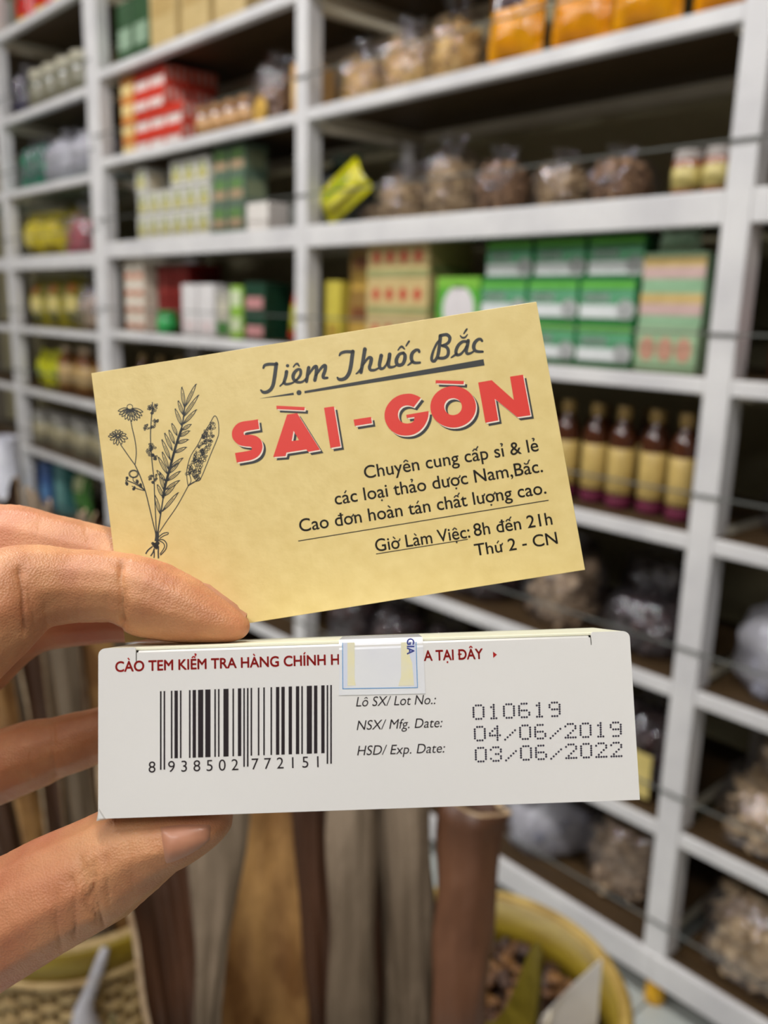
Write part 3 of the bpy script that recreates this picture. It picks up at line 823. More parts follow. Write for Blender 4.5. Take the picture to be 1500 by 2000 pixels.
def basket(label, cx, cy, r, h, band_h, band_m, strand_m, nst, lip_m, strand_h=.0105, liner=0.0):
    t = thing('basket', label, 'basket', (cx, cy, 0))
    base = MB().lathe([(0, .004), (r * .9, .004), (r * .9, .014), (0, .014)], 40).build('base', strand_m, t)
    top = h - band_h * .5
    n = nst
    st = MB().tube([(0, 0, .006), (r * .06, 0, h * .5), (r * .1, 0, h - .01)], .0028, 6).mesh('stake', strand_m, True)
    for k in range(n):
        o = obj('stake', st, t)
        a = 2 * math.pi * k / n
        o.location = (r * .9 * math.cos(a), r * .9 * math.sin(a), 0)
        o.rotation_euler = (0, 0, a)
    rings = []
    for ph in (0, 1):
        def fn(i, j):
            a = 2 * math.pi * i / (n * 4)
            off = .0045 * math.cos(n / 2 * a + ph * math.pi)
            q = 2 * math.pi * j / 6
            rr = r * .95 + off + .0022 * math.cos(q)
            return (rr * math.cos(a), rr * math.sin(a), strand_h * .55 * math.sin(q))
        mb = MB()
        mb.grid(fn, n * 4, 7, True)
        rings.append(mb.mesh('strand', strand_m, True))
    z, k = .02, 0
    while z < top:
        o = obj('strand', rings[k % 2], t)
        o.location = (0, 0, z)
        s = (.9 + .1 * z / h) / .95
        o.scale = (s, s, 1)
        z += strand_h
        k += 1
    ro, ri = r * 1.0 + .006, r * 1.0 - .006
    bd = MB().lathe([(ro - .003, h - band_h), (ro, h - band_h + .002), (ro + .001, h - .004), (ro - .002, h), (ro - .004, h - .002), (ro - .004, h - band_h)], 72, True).build('rim_band', band_m, t, True)
    MB().lathe([(ri, h - band_h), (ri + .003, h - band_h), (ri + .003, h - .002), (ri, h - .001)], 72, True).build('inner_band', band_m, t, True)
    if liner:
        MB().lathe([(ri - .004, h - liner), (ri - .001, h - liner), (ri - .0005, h - .004), (ri - .003, h - .003)], 72, True).build('inner_lining', BAMBOO_O, t, True)
    for zz in ((h - .001, h - band_h - .001) if band_h > .03 else (h - .001,)):
        ring = [(ro + .001 + .0042 * math.cos(q), zz + .0042 * math.sin(q)) for q in [2 * math.pi * i / 8 for i in range(8)]]
        if zz == h - .001:
            ring = [((ro + ri) / 2 + (ro - ri) * .42 * math.cos(q), zz + .0035 * math.sin(q)) for q in [2 * math.pi * i / 8 for i in range(8)]]
        MB().lathe(ring, 72, True).build('lip', lip_m, t, True)
    return t


BX, BY, BR, BH = -.478, -.579, .146, .45
basket('round yellow bamboo basket heaped with brown dried slices', BX, BY, BR, BH, .026, BAMBOO, BAMBOO, 44, BAMBOO, .0105, .085)
LX, LY, LR, LH = -.842, -.822, .118, .487
basket('woven basket with a broad olive rim holding thin bark strips', LX, LY, LR, LH, .036, BAMBOO_O, BAMBOO_P, 36, BAMBOO_P)

# heap of dried brown slices in the yellow basket
NUT_M = [mat('dried_slice_brown', (112, 74, 40), (70, 42, 22), rough=.6, scale=120),
         mat('dried_slice_dark', (76, 46, 26), (44, 26, 15), rough=.6, scale=120),
         mat('dried_slice_tan', (140, 98, 52), (98, 64, 32), rough=.6, scale=120)]


def nut_mesh(seed, m):
    rn = random.Random(seed)
    n = 10
    vs, fs = [], []
    rows = [(.35, -.42), (.85, -.3), (1.0, -.02), (.9, .24), (.45, .3)]
    for r, z in rows:
        for k in range(n):
            a = 2 * math.pi * k / n
            g = .0125 * r * (1 + .16 * math.sin(2 * a + seed) + rn.uniform(-.06, .06))
            vs.append((g * math.cos(a), g * .78 * math.sin(a), .0125 * z + .002 * math.sin(3 * a + seed)))
    for j in range(len(rows) - 1):
        for k in range(n):
            fs.append((j * n + k, j * n + (k + 1) % n, (j + 1) * n + (k + 1) % n, (j + 1) * n + k))
    fs += [tuple(range(n - 1, -1, -1)), tuple((len(rows) - 1) * n + k for k in range(n))]
    return MB().add(vs, fs).mesh('dried_slice', m, True)


NM = [nut_mesh(s, NUT_M[s % 3]) for s in range(6)]
rn = random.Random(5)


def heap_z(x, y):
    d = math.hypot(x, y) / (BR - .012)
    return BH - .045 + .022 * (1 - d * d)


cnt = 0
spots = []
while cnt < 150:
    x, y = rn.uniform(-1, 1) * (BR - .026), rn.uniform(-1, 1) * (BR - .026)
    if math.hypot(x, y) > BR - .026:
        continue
    if any((x - a) ** 2 + (y - b) ** 2 < .0135 ** 2 for a, b in spots):
        rn_try = rn.random()
        if rn_try > .1:
            spots_ok = False
            cnt += 0
            # dense heap: allow a few slices to rest on others
            if len(spots) < 120:
                continue
    spots.append((x, y))
    o = obj('dried_slice', NM[cnt % 6])
    o.location = (BX + x, BY + y, heap_z(x, y) + rn.uniform(0, .006) + (.007 if cnt >= 120 else 0))
    o.rotation_euler = (rn.uniform(-.7, .7), rn.uniform(-.7, .7), rn.uniform(0, 6.28))
    s = rn.uniform(.7, .95)
    o.scale = (s, s, s)
    tone = ['warm brown', 'dark brown', 'light tan'][cnt % 3]
    tag(o, tone + ' dried slice in the heap filling the yellow basket', 'dried slice', tone + ' slices in the yellow basket')
    cnt += 1
mb = MB()
for k in range(420):
    a, r = rn.uniform(0, 6.28), (BR - .03) * math.sqrt(rn.random())
    x, y = r * math.cos(a), r * math.sin(a)
    e = Matrix.Rotation(rn.uniform(0, 6.28), 3, 'Z') @ Matrix.Rotation(rn.uniform(-.8, .8), 3, 'X')
    me = NM[k % 6]
    p = Vector((x, y, heap_z(x, y) - rn.uniform(.004, .03)))
    mb.add([e @ v.co + p for v in me.vertices], [tuple(q.vertices) for q in me.polygons])
mb.lathe([(0, .02), (BR * .86, .02), (BR * .88, BH - .1), (0, BH - .07)], 32)
hp = mb.build('slice_heap', NUT_M[1])
hp.location = (BX, BY, 0)
tag(hp, 'packed brown dried slices lower down in the yellow basket', 'dried slices', None, 'stuff')

# white paper card stuck in the slices
PAPER = mat('white_paper_card', (222, 218, 214), (214, 210, 206), rough=.5, scale=20)
q = [at(1176, 1872, .842), at(1060, 1985, .842), at(1020, 2085, .848), at(1150, 2085, .848), at(1168, 1990, .842)]
pc = thing('paper_card', 'white pointed paper card stuck upright in the brown slices', 'card', tuple(q[3] - Vector((0, 0, .0))))
o0 = q[3]
outl = [q[0], q[0] * .5 + q[1] * .5 + UP * .002, q[1], q[2], q[3], q[4]]
vs = [p - o0 for p in outl] + [p - o0 + FWD * .0012 for p in outl]
n = len(outl)
MB().add(vs, [tuple(range(n)), tuple(range(2 * n - 1, n - 1, -1))] + [(k, n + k, n + (k + 1) % n, (k + 1) % n) for k in range(n)]).build('card', PAPER, pc)
MB().tube([at(1075, 1975, .8405) - o0, at(1068, 2005, .8405) - o0, at(1060, 2060, .8445) - o0], [.0016, .003, .003], 8).build('tape_crease', mat('pale_tape', (206, 196, 176), rough=.4), pc, True)

# yellow sack round the large bark pieces
SX, SY = -.413, -.821
SACK_M = mat('yellow_green_sack', (186, 168, 66), (150, 130, 40), rough=.45, scale=8, bump=.3, bscale=25, coat=.1)
sk = thing('yellow_sack', 'open yellow green sack with a peaked rim round the large bark', 'sack', (SX, SY, 0))
camdir = math.atan2(CAM.y - SY, CAM.x - SX)
RH = Vector((RIGHT.x, RIGHT.y, 0)).normalized()          # across the view, level
FH = Vector((FWD.x, FWD.y, 0)).normalized()              # away from the viewer, level


def sack_pt(i, j, inn=0.0):
    a = 2 * math.pi * i / 64
    v = j / 16
    d = a - camdir                                   # 0 faces the viewer
    c = math.cos(d)
    peak = math.exp(-((d % (2 * math.pi) - 1.62) / .30) ** 2) * .135 + math.exp(-((d % (2 * math.pi) - (2 * math.pi - 1.5)) / .22) ** 2) * .055
    top = .545 + peak + .012 * math.sin(5 * a)
    fl = min(1.0, max(0.0, (top * v - .455) / .12))
    k = (1 + .025 * math.sin(6 * a + 3 * v)) * (1 + .10 * fl * fl * (3 - 2 * fl))
    u, w_ = (.136 * k - inn) * math.sin(d), -(.076 * k - inn) * math.cos(d)
    return (RH.x * u + FH.x * w_, RH.y * u + FH.y * w_, top * v)


sb = MB()
sb.grid(lambda i, j: sack_pt(i, j), 64, 17, True)
sb.grid(lambda i, j: sack_pt(i, j, .002), 64, 17, True)
sb.build('sack_wall', SACK_M, sk, True)
sbm = MB().lathe([(0, .002), (1, .002), (1, .006), (0, .006)], 48)
sbm.v = [(RH.x * x * .132 + FH.x * y * .074, RH.y * x * .132 + FH.y * y * .074, z) for x, y, z in sbm.v]
sbm.build('sack_base', SACK_M, sk)


def bark(label, top, mid, base, wt, wm, span, face, th, m_out, m_in, seed, group, roll_in=0.0, n=22, turn=0.0, sway=.006):
    """curled slab of bark: face = +1 shows the outer bark to the aisle, -1 the hollow inside"""
    pts = [Vector(base), Vector(base).lerp(Vector(mid), .5), Vector(mid), Vector(mid).lerp(Vector(top), .5), Vector(top)]
    dense, wid = [], []
    S = 26
    for k in range(S + 1):
        u = k / S * (len(pts) - 1)
        i = min(int(u), len(pts) - 2)
        dense.append(pts[i].lerp(pts[i + 1], u - i))
        vv = k / S
        wid.append(wm + (wt - wm) * max(0, (vv - .5) * 2))
    ax = (dense[-1] - dense[0]).normalized()
    tocam = (CAM - dense[S // 2])
    tocam = (tocam - ax * tocam.dot(ax)).normalized()
    side = ax.cross(tocam).normalized()
    rn2 = random.Random(seed)
    ph = rn2.uniform(0, 6)
    vs = []
    fs = []
    for layer in (0, 1):
        for k, p in enumerate(dense):
            v = k / S
            R = wid[k] / 2 / math.sin(min(span / 2, math.pi / 2))
            for i in range(n + 1):
                s = i / n
                a = (s - .5) * span + turn
                rr = R * (1 - roll_in * (abs(s - .5) * 2) ** 3) + .0018 * wob((a * 2, v * 4, seed), 1.4, seed) * 3
                rr -= th * layer
                endw = .012 * wob((s * 3, seed * 1.3, 0), 1.7, seed) + .008 * math.sin(5 * s + ph)
                cc = side * (rr * math.sin(a)) + tocam * (face * (rr * math.cos(a) - R * .6))
                cc += side * sway * math.sin(3.0 * v + ph)
                e = ax * endw if k == S else Vector((0, 0, 0))
                vs.append(p + cc + e)
    nn = n + 1
    per = nn * (S + 1)
    mats_ix = []
    for layer in (0, 1):
        for k in range(S):
            for i in range(n):
                a = layer * per + k * nn + i
                fs.append((a, a + 1, a + nn + 1, a + nn))
                mats_ix.append(layer)
    for k in range(S):
        for i in (0, n):
            a = k * nn + i
            fs.append((a, a + nn, per + a + nn, per + a))
            mats_ix.append(2)
    for i in range(n):
        for k in (0, S):
            a = k * nn + i
            fs.append((a, a + 1, per + a + 1, per + a))
            mats_ix.append(2)
    o0 = Vector(base)
    me = bpy.data.meshes.new('bark_piece')
    me.from_pydata([v - o0 for v in vs], [], fs)
    for m in (m_out, m_in, EDGE_M):
        me.materials.append(m)
    me.polygons.foreach_set('material_index', mats_ix)
    me.polygons.foreach_set('use_smooth', [ix < 2 for ix in mats_ix])
    me.update()
    o = obj('bark_piece', me)
    o.location = o0
    return tag(o, label, 'bark', group)


EDGE_M = mat('pale_broken_bark_edge', (176, 152, 122), (146, 118, 88), rough=.7, scale=80)
B_GREY = mat('grey_tan_outer_bark', (138, 120, 100), (92, 76, 58), rough=.75, scale=16, stretch=(1, 1, .35), bump=.5, bscale=70, lo=.3, hi=.7)
B_BROWN = mat('dark_brown_inner_bark', (84, 52, 32), (56, 34, 20), rough=.5, scale=22, stretch=(1, 1, .2), bump=.3, bscale=80)
B_RED = mat('red_brown_bark', (112, 74, 50), (80, 50, 33), rough=.45, scale=18, stretch=(1, 1, .25), bump=.3, bscale=70)
B_OCHRE = mat('ochre_mottled_bark', (208, 160, 98), (128, 88, 46), rough=.6, scale=26, stretch=(1, 1, .5), bump=.4, bscale=60, lo=.3, hi=.62)


G = 'large bark pieces in the yellow sack'


def big_bark(label, tx, ty, mx, depth, lean, wt, wm, span, face, m_out, m_in, seed, th=.004, roll_in=0.0, turn=0.0):
    """top seen at (tx, ty), lower part at mx; depth metres from the viewer along the view axis"""
    top, mid = at(tx, ty, depth + lean), at(mx, 1980, depth)
    off = Vector((mid.x - SX, mid.y - SY, 0))
    base = Vector((SX, SY, .02)) + RH * max(-.080, min(.084, off.dot(RH))) + FH * max(-.035, min(.035, off.dot(FH) * .8))
    return bark(label, top, mid, base, wt, wm, span, face, th, m_out, m_in, seed, G, roll_in, 24, turn)


big_bark('pale grey bark piece narrowing downwards beside the dark hollow one', 425, 1400, 392, .565, .02, .050, .018, 1.9, 1, B_GREY, B_RED, 2)
big_bark('red brown rolled bark tube next to the yellow basket', 928, 1582, 884, .581, .025, .056, .042, 4.6, 1, B_RED, B_BROWN, 8, .005, .12, 1.3)
big_bark('rounded grey brown bark quill in the middle of the bundle', 676, 1350, 702, .585, .02, .032, .033, 4.2, 1, B_GREY, B_BROWN, 5, .004, 0, .8)
big_bark('dark brown hollow bark with a pale left edge, beside the woven basket', 285, 1440, 338, .590, .02, .062, .044, 2.6, -1, B_GREY, B_BROWN, 1)
big_bark('dull grey bark slab beside the red brown tube', 800, 1390, 806, .602, .02, .044, .036, 2.6, 1, B_GREY, B_BROWN, 7, .005)
big_bark('narrow brown bark strip beside the ochre piece', 618, 1360, 640, .617, .02, .035, .030, 2.8, 1, B_BROWN, B_BROWN, 4)
big_bark('wide ochre mottled bark piece between pale grey and brown pieces', 520, 1380, 515, .630, .02, .088, .082, 2.0, -1, B_GREY, B_OCHRE, 3, .005)
big_bark('added brown bark strip filling the shaded gap behind the grey quill', 742, 1350, 752, .641, .02, .050, .050, 2.4, 1, B_BROWN, B_BROWN, 6)  # added strip: fills a gap in the bundle that is only shade
# thin bark strips: four ranks in the woven basket, all leaning the same way
GL = 'thin bark strips in the woven basket'
rn = random.Random(11)
k = 0
for rank, (d, half, cnt) in enumerate(((-.052, .052, 5), (-.018, .066, 6), (.018, .066, 6), (.052, .052, 5))):
    for i in range(cnt):
        u = -half + 2 * half * i / (cnt - 1)
        C0 = Vector((LX, LY, 0))
        base = C0 + RH * (u + .018) + FH * d + Vector((0, 0, .02))
        rim = C0 + RH * (u - .020) + FH * d + Vector((0, 0, .487))
        h = .815 + .020 * rank + rn.uniform(-.025, .025)
        s = (h - .02) / .467
        top = base + (rim - base) * s + RH * (u * .35) + FH * (d * .5)
        mi = [(B_GREY, B_BROWN, 'grey tan'), (B_BROWN, B_RED, 'dark brown'), (B_OCHRE, B_BROWN, 'ochre'), (B_GREY, B_BROWN, 'grey tan')][k % 4]
        bark(mi[2] + ' bark strip standing in the woven basket', top, rim, base, .026, .020, rn.uniform(1.7, 2.6), 1 if k % 3 else -1, .003, mi[0], mi[1], 30 + k, mi[2] + ' ' + GL, 0, 14, 0, .0015)
        k += 1

# twist of clear plastic tucked at the woven basket
path = [(205, 1852, .8532, .004), (196, 1880, .8542, .0058), (182, 1920, .8559, .0064), (170, 1950, .8572, .007), (162, 1975, .8589, .010), (166, 2010, .8639, .015), (172, 2060, .8714, .018)]
o0 = at(166, 2010, .8639)
ps = thing('plastic_twist', 'twisted strip of milky plastic hanging on the woven basket', 'plastic strip', tuple(o0))
MB().tube([at(x, y, d - r * .8) - o0 for x, y, d, r in path], [r for x, y, d, r in path], 7).build('twist', film('milky_strip_film', (214, 212, 220), .5, .15, 160.), ps, True)

# ------------------------------------------------------------------ held things: frame of the hand (x right, y up, z towards the viewer, metres)
def held(px, py, zmm):
    zz = zmm / 1000.0
    return Vector(((px - 750) / FPX * zz, -(py - 1000) / FPX * zz, -zz))


class Plane:
    """a flat face held in front of the viewer: origin, x axis, y axis (up), normal to the viewer"""

    def __init__(self, o, x, y):
        self.o, self.x = Vector(o), Vector(x).normalized()
        self.y = (Vector(y) - self.x * Vector(y).dot(self.x)).normalized()
        self.n = self.x.cross(self.y)
        self.local = Matrix(((self.x.x, self.y.x, self.n.x, self.o.x), (self.x.y, self.y.y, self.n.y, self.o.y),
                             (self.x.z, self.y.z, self.n.z, self.o.z), (0, 0, 0, 1)))

    def uv(self, px, py):
        d = Vector(((px - 750) / FPX, -(py - 1000) / FPX, -1.0))
        t = self.o.dot(self.n) / d.dot(self.n)
        p = d * t - self.o
        return p.dot(self.x), p.dot(self.y)


def smooth_path(pts, k=6):
    """Catmull-Rom through (x, y, w) points"""
    P = [np.array(p, float) for p in pts]
    if len(P) < 3:
        return [tuple(p) for p in P]
    out = []
    for i in range(len(P) - 1):
        p0, p1, p2, p3 = P[max(i - 1, 0)], P[i], P[i + 1], P[min(i + 2, len(P) - 1)]
        for j in range(k):
            t = j / k
            out.append(tuple(.5 * (2 * p1 + (p2 - p0) * t + (2 * p0 - 5 * p1 + 4 * p2 - p3) * t * t + (3 * p1 - p0 - 3 * p2 + p3) * t ** 3)))
    out.append(tuple(P[-1]))
    return out


def raw_font(body, shear=0.0, res=5):
    cu = bpy.data.curves.new('lettering', 'FONT')
    cu.body = body
    cu.resolution_u = res
    o = bpy.data.objects.new('lettering', cu)
    COL.objects.link(o)
    dg = bpy.context.evaluated_depsgraph_get()
    me = o.evaluated_get(dg).to_mesh()
    vs = [v.co.copy() for v in me.vertices]
    fs = [tuple(p.vertices) for p in me.polygons]
    o.evaluated_get(dg).to_mesh_clear()
    bpy.data.objects.remove(o)
    bpy.data.curves.remove(cu)
    return vs, fs


_gl = {}


def glyph_box(ch):
    if ch not in _gl:
        v, _ = raw_font(ch)
        _gl[ch] = (min(p.x for p in v), max(p.x for p in v), max(p.y for p in v)) if v else (0, .25, 0)
    return _gl[ch]


def flat_brush(pts, wd):
    path = smooth_path([(x, y, wd) for x, y in pts], 4)
    L, R = [], []
    for i, (x, y, q) in enumerate(path):
        a, b = path[max(i - 1, 0)], path[min(i + 1, len(path) - 1)]
        dx, dy = b[0] - a[0], b[1] - a[1]
        l = math.hypot(dx, dy) or 1
        L.append(Vector((x - dy / l * wd / 2, y + dx / l * wd / 2, 0)))
        R.append(Vector((x + dy / l * wd / 2, y - dx / l * wd / 2, 0)))
    n = len(path)
    return L + R, [(i, i + 1, n + i + 1, n + i) for i in range(n - 1)]


def font_mesh(body, bold=0.0, shear=0.0, pen=.062):
    """letters from the built-in font, Vietnamese marks drawn on top of the plain letters"""
    import unicodedata
    pen = pen + bold * 1.4
    base, marks = '', []
    for ch in body:
        if ch in 'đĐ':
            base += 'd' if ch == 'đ' else 'D'
            marks.append(['bar'])
            continue
        dd = unicodedata.normalize('NFD', ch)
        mk = ['%04x' % ord(c) for c in dd[1:]]
        base += 'ı' if dd[0] == 'i' and any(q != '0323' for q in mk) else dd[0]
        marks.append(mk)
    vs, fs = raw_font(base)
    if bold:
        n0, v0, f0 = len(vs), list(vs), list(fs)
        for k in range(1, 9):
            a = k * math.pi / 4
            d = Vector((math.cos(a) * bold, math.sin(a) * bold, 0))
            vs = vs + [p + d for p in v0]
            fs = fs + [tuple(i + n0 * k for i in q) for q in f0]
    for i, mk in enumerate(marks):
        if not mk:
            continue
        gx0, gx1, top = glyph_box(base[i])
        pv, _ = raw_font(base[:i + 1])
        xr = max(p.x for p in pv)
        xl = xr - (gx1 - gx0)
        cx, y0 = (xl + xr) / 2, top + .085
        strokes_ = []
        hat = '0302' in mk or '0306' in mk
        for q in mk:
            tx, ty = (cx + .13, y0 + .09) if hat else (cx, y0)
            if q == 'bar':
                if base[i] == 'd':
                    strokes_.append([(xr - .2, .56), (xr + .09, .56)])
                else:
                    strokes_.append([(xl - .07, .36), (xl + .24, .36)])
            elif q == '0302':
                strokes_ += [[(cx - .13, y0), (cx, y0 + .115)], [(cx, y0 + .115), (cx + .13, y0)]]
            elif q == '0306':
                strokes_.append([(cx - .12, y0 + .1), (cx - .06, y0 + .025), (cx + .06, y0 + .025), (cx + .12, y0 + .1)])
            elif q == '0301':
                strokes_.append([(tx - .04, ty), (tx + .08, ty + .14)])
            elif q == '0300':
                strokes_.append([(tx + .04, ty), (tx - .08, ty + .14)])
            elif q == '0309':
                strokes_.append([(tx - .06, ty + .15), (tx + .01, ty + .175), (tx + .055, ty + .13), (tx + .01, ty + .07), (tx, ty + .01)])
            elif q == '031b':
                strokes_.append([(xr - .05, top - .05), (xr + .04, top - .03), (xr + .075, top + .07)])
            elif q == '0323':
                m = 12
                k0 = len(vs)
                vs = vs + [Vector((cx + (pen * .75) * math.cos(2 * math.pi * u / m), -.15 + pen * .75 * math.sin(2 * math.pi * u / m), 0)) for u in range(m)]
                fs = fs + [tuple(range(k0, k0 + m))]
        for st in strokes_:
            bv, bf = flat_brush(st, pen)
            k0 = len(vs)
            vs = vs + bv
            fs = fs + [tuple(u + k0 for u in q) for q in bf]
    if shear:
        vs = [Vector((p.x + p.y * shear, p.y, 0)) for p in vs]
    return vs, fs


CAPH = .729          # capital height of the built-in font, found below
_v, _f2 = font_mesh('H')
CAPH = max(p.y for p in _v)


def text_on(pl, parent, body, pL, pR, cap_px, m, z, bold=0.0, shear=0.0, name='printed_line', sx=None):
    """letters whose inked left and right ends sit at two measured places on the face"""
    vs, fs = font_mesh(body, bold, shear)
    a, b = Vector(pl.uv(*pL)), Vector(pl.uv(*pR))
    x0, x1 = min(p.x for p in vs), max(p.x for p in vs)
    sx = sx or (b - a).length / (x1 - x0)
    c0, c1 = Vector(pl.uv(pL[0], pL[1])), Vector(pl.uv(pL[0], pL[1] - cap_px))
    sy = (c1 - c0).length / CAPH
    e1 = (b - a).normalized()
    e2 = Vector((-e1.y, e1.x))
    out = []
    for p in vs:
        q = a + e1 * ((p.x - x0) * sx) + e2 * (p.y * sy)
        out.append((q.x, q.y, z))
    return MB().add(out, fs).build(name, m, parent)


def poly_on(mb, pl, pts, z, off=(0, 0)):
    """filled outline (may be concave) given in frame pixels"""
    from mathutils.geometry import tessellate_polygon
    p2 = [Vector((*pl.uv(x + off[0], y + off[1]), 0)) for x, y in pts]
    tri = tessellate_polygon([p2])
    mb.add([(p.x, p.y, z) for p in p2], [tuple(t) for t in tri])


def ring_on(mb, pl, outer, inner, z, off=(0, 0)):
    from mathutils.geometry import tessellate_polygon
    a = [Vector((*pl.uv(x + off[0], y + off[1]), 0)) for x, y in outer]
    b = [Vector((*pl.uv(x + off[0], y + off[1]), 0)) for x, y in inner]
    tri = tessellate_polygon([a, b])
    mb.add([(p.x, p.y, z) for p in a + b], [tuple(t) for t in tri])


def brush_on(mb, pl, pts, z, k=6, caps=True):
    """brush stroke through (x, y, width) in frame pixels"""
    path = smooth_path(pts, k)
    L, R = [], []
    for i, (x, y, wd) in enumerate(path):
        a, b = path[max(i - 1, 0)], path[min(i + 1, len(path) - 1)]
        dx, dy = b[0] - a[0], b[1] - a[1]
        l = math.hypot(dx, dy) or 1
        nx, ny = -dy / l, dx / l
        L.append(pl.uv(x + nx * wd / 2, y + ny * wd / 2))
        R.append(pl.uv(x - nx * wd / 2, y - ny * wd / 2))
    n = len(path)
    mb.add([(*p, z) for p in L] + [(*p, z) for p in R], [(i, i + 1, n + i + 1, n + i) for i in range(n - 1)])
    if caps:
        for (x, y, wd) in (path[0], path[-1]):
            m = 10
            mb.add([(*pl.uv(x + wd / 2 * math.cos(2 * math.pi * q / m), y + wd / 2 * math.sin(2 * math.pi * q / m)), z) for q in range(m)], [tuple(range(m))])


# ------------------------------------------------------------------ business card
CARD = Plane((-.00987, .0083, -.17136), (.9874979, .1574901, .0066967), (-.1559718, .982363, -.1031295))
PAPER_Y = mat('buff_kraft_card', (233, 210, 144), (223, 198, 130), rough=.42, scale=240, detail=8, lo=.25, hi=.75, bump=.06, bscale=500, coat=.12)
INK = mat('dark_grey_ink', (52, 54, 54), rough=.45)
INK_B = mat('brown_black_ink', (44, 38, 30), rough=.45)
INK_R = mat('red_ink', (226, 62, 52), rough=.4)
INK_W = mat('cream_white_ink', (248, 232, 214), rough=.4)
card = thing('business_card', 'buff business card with red and black lettering and a herb drawing', 'card')
card.matrix_world = HELD @ CARD.local
cb = MB()
cb.box(-.045, .045, -.027, .027, -.00045, 0, .00008)
cb.build('card_sheet', PAPER_Y, card)
ZC = .00003


def sc(pts, x0, y0, s):
    return [(x0 + p[0] / s, y0 + p[1] / s) + tuple(q / s for q in p[2:]) for p in pts]


# handwritten title
A, B, C = (500, 680, 7.5), (640, 660, 7.5), (800, 640, 7.5)
strokes = [
    (A, [(108, 292, 30), (125, 255, 42), (170, 238, 45), (230, 235, 45), (305, 238, 45)]),
    (A, [(298, 230, 57), (285, 330, 56), (268, 450, 55), (250, 540, 54), (215, 605, 52), (160, 642, 50), (105, 645, 45), (72, 615, 26)]),
    (A, [(448, 345, 54), (435, 420, 50), (415, 490, 46), (430, 525, 40), (480, 525, 36), (530, 510, 30), (575, 485, 26)]),
    (A, [(352, 555, 22), (385, 525, 28), (412, 490, 36)]),
    (A, [(590, 470, 32), (635, 420, 40), (655, 370, 42), (650, 320, 42), (615, 312, 42), (570, 350, 50), (545, 400, 52), (550, 450, 48), (590, 490, 46), (650, 500, 36), (700, 480, 32), (735, 440, 28)]),
    (A, [(548, 275, 20), (575, 240, 26), (602, 228, 32), (618, 242, 30), (634, 264, 20)]),
    (A, [(772, 285, 52), (755, 390, 52), (740, 490, 46)]),
    (A, [(762, 400, 30), (810, 330, 36), (850, 280, 46), (885, 275, 52), (882, 370, 52), (862, 470, 52)]),
    (A, [(880, 400, 30), (925, 330, 36), (975, 270, 44), (1015, 258, 52), (1010, 330, 52), (985, 400, 52), (992, 435, 44), (1045, 435, 36)]),
    (A, [(1222, 108, 26), (1245, 75, 42), (1300, 55, 46), (1360, 52, 46), (1420, 55, 48)]),
    (A, [(1418, 50, 58), (1405, 150, 58), (1390, 260, 58), (1365, 360, 57), (1320, 430, 55), (1265, 458, 52), (1215, 455, 46), (1192, 430, 26)]),
    (B, [(545, 165, 58), (530, 260, 56), (510, 380, 54), (488, 505, 50)]),
    (B, [(418, 525, 22), (455, 495, 32), (495, 440, 32)]),
    (B, [(515, 400, 30), (570, 320, 36), (610, 288, 46), (638, 305, 54), (630, 370, 53), (612, 430, 50), (630, 470, 44), (690, 470, 36), (740, 445, 28)]),
    (B, [(785, 258, 56), (770, 330, 55), (758, 400, 52), (775, 448, 46), (820, 440, 38), (865, 380, 32), (895, 300, 40)]),
    (B, [(908, 240, 56), (900, 310, 55), (890, 380, 52), (905, 425, 46), (960, 425, 34), (1000, 405, 28)]),
    (B, [(1110, 220, 44), (1050, 240, 46), (1010, 310, 55), (1010, 370, 55), (1045, 400, 52), (1100, 380, 52), (1130, 310, 55), (1130, 250, 52), (1105, 222, 40)]),
    (B, [(1030, 180, 18), (1060, 140, 28), (1085, 128, 34), (1105, 142, 30), (1127, 164, 18)]),
    (B, [(1148, 118, 20), (1168, 85, 28), (1192, 50, 30)]),
    (B, [(1175, 400, 22), (1215, 370, 32), (1240, 345, 40)]),
    (B, [(1342, 205, 38), (1330, 180, 42), (1290, 180, 46), (1240, 225, 53), (1225, 290, 55), (1240, 340, 50), (1280, 365, 42), (1350, 362, 36)]),
    (C, [(450, 120, 54), (445, 200, 52), (435, 280, 50), (420, 380, 50), (400, 440, 46), (360, 490, 46), (325, 470, 46), (330, 400, 42), (360, 310, 36), (400, 230, 36), (435, 190, 38)]),
    (C, [(450, 120, 50), (500, 105, 46), (550, 105, 50), (588, 145, 50), (580, 200, 46), (540, 240, 42), (480, 262, 38)]),
    (C, [(470, 262, 38), (540, 285, 46), (568, 340, 48), (555, 410, 48), (500, 445, 46), (425, 445, 44)]),
    (C, [(610, 438, 22), (650, 410, 32), (690, 385, 40)]),
    (C, [(840, 205, 42), (780, 205, 44), (720, 250, 48), (685, 320, 50), (680, 370, 48), (700, 400, 44), (750, 385, 38), (800, 330, 32), (835, 270, 36)]),
    (C, [(858, 190, 52), (845, 270, 52), (830, 340, 48), (845, 380, 44), (890, 375, 34), (935, 350, 28)]),
    (C, [(742, 118, 18), (770, 145, 28), (810, 143, 28), (846, 102, 18)]),
    (C, [(795, 88, 20), (815, 55, 28), (838, 22, 28)]),
    (C, [(1062, 195, 36), (1040, 170, 42), (1000, 175, 46), (955, 220, 52), (938, 280, 54), (955, 330, 48), (1000, 350, 42), (1070, 352, 36)]),
]
tm = MB()
for (x0, y0, s), pts in strokes:
    brush_on(tm, CARD, sc(pts, x0, y0, s), ZC)


def disc_on(mb, pl, x, y, r, z, n=20):
    mb.add([(*pl.uv(x + r * math.cos(2 * math.pi * q / n), y + r * math.sin(2 * math.pi * q / n)), z) for q in range(n)], [tuple(range(n))])


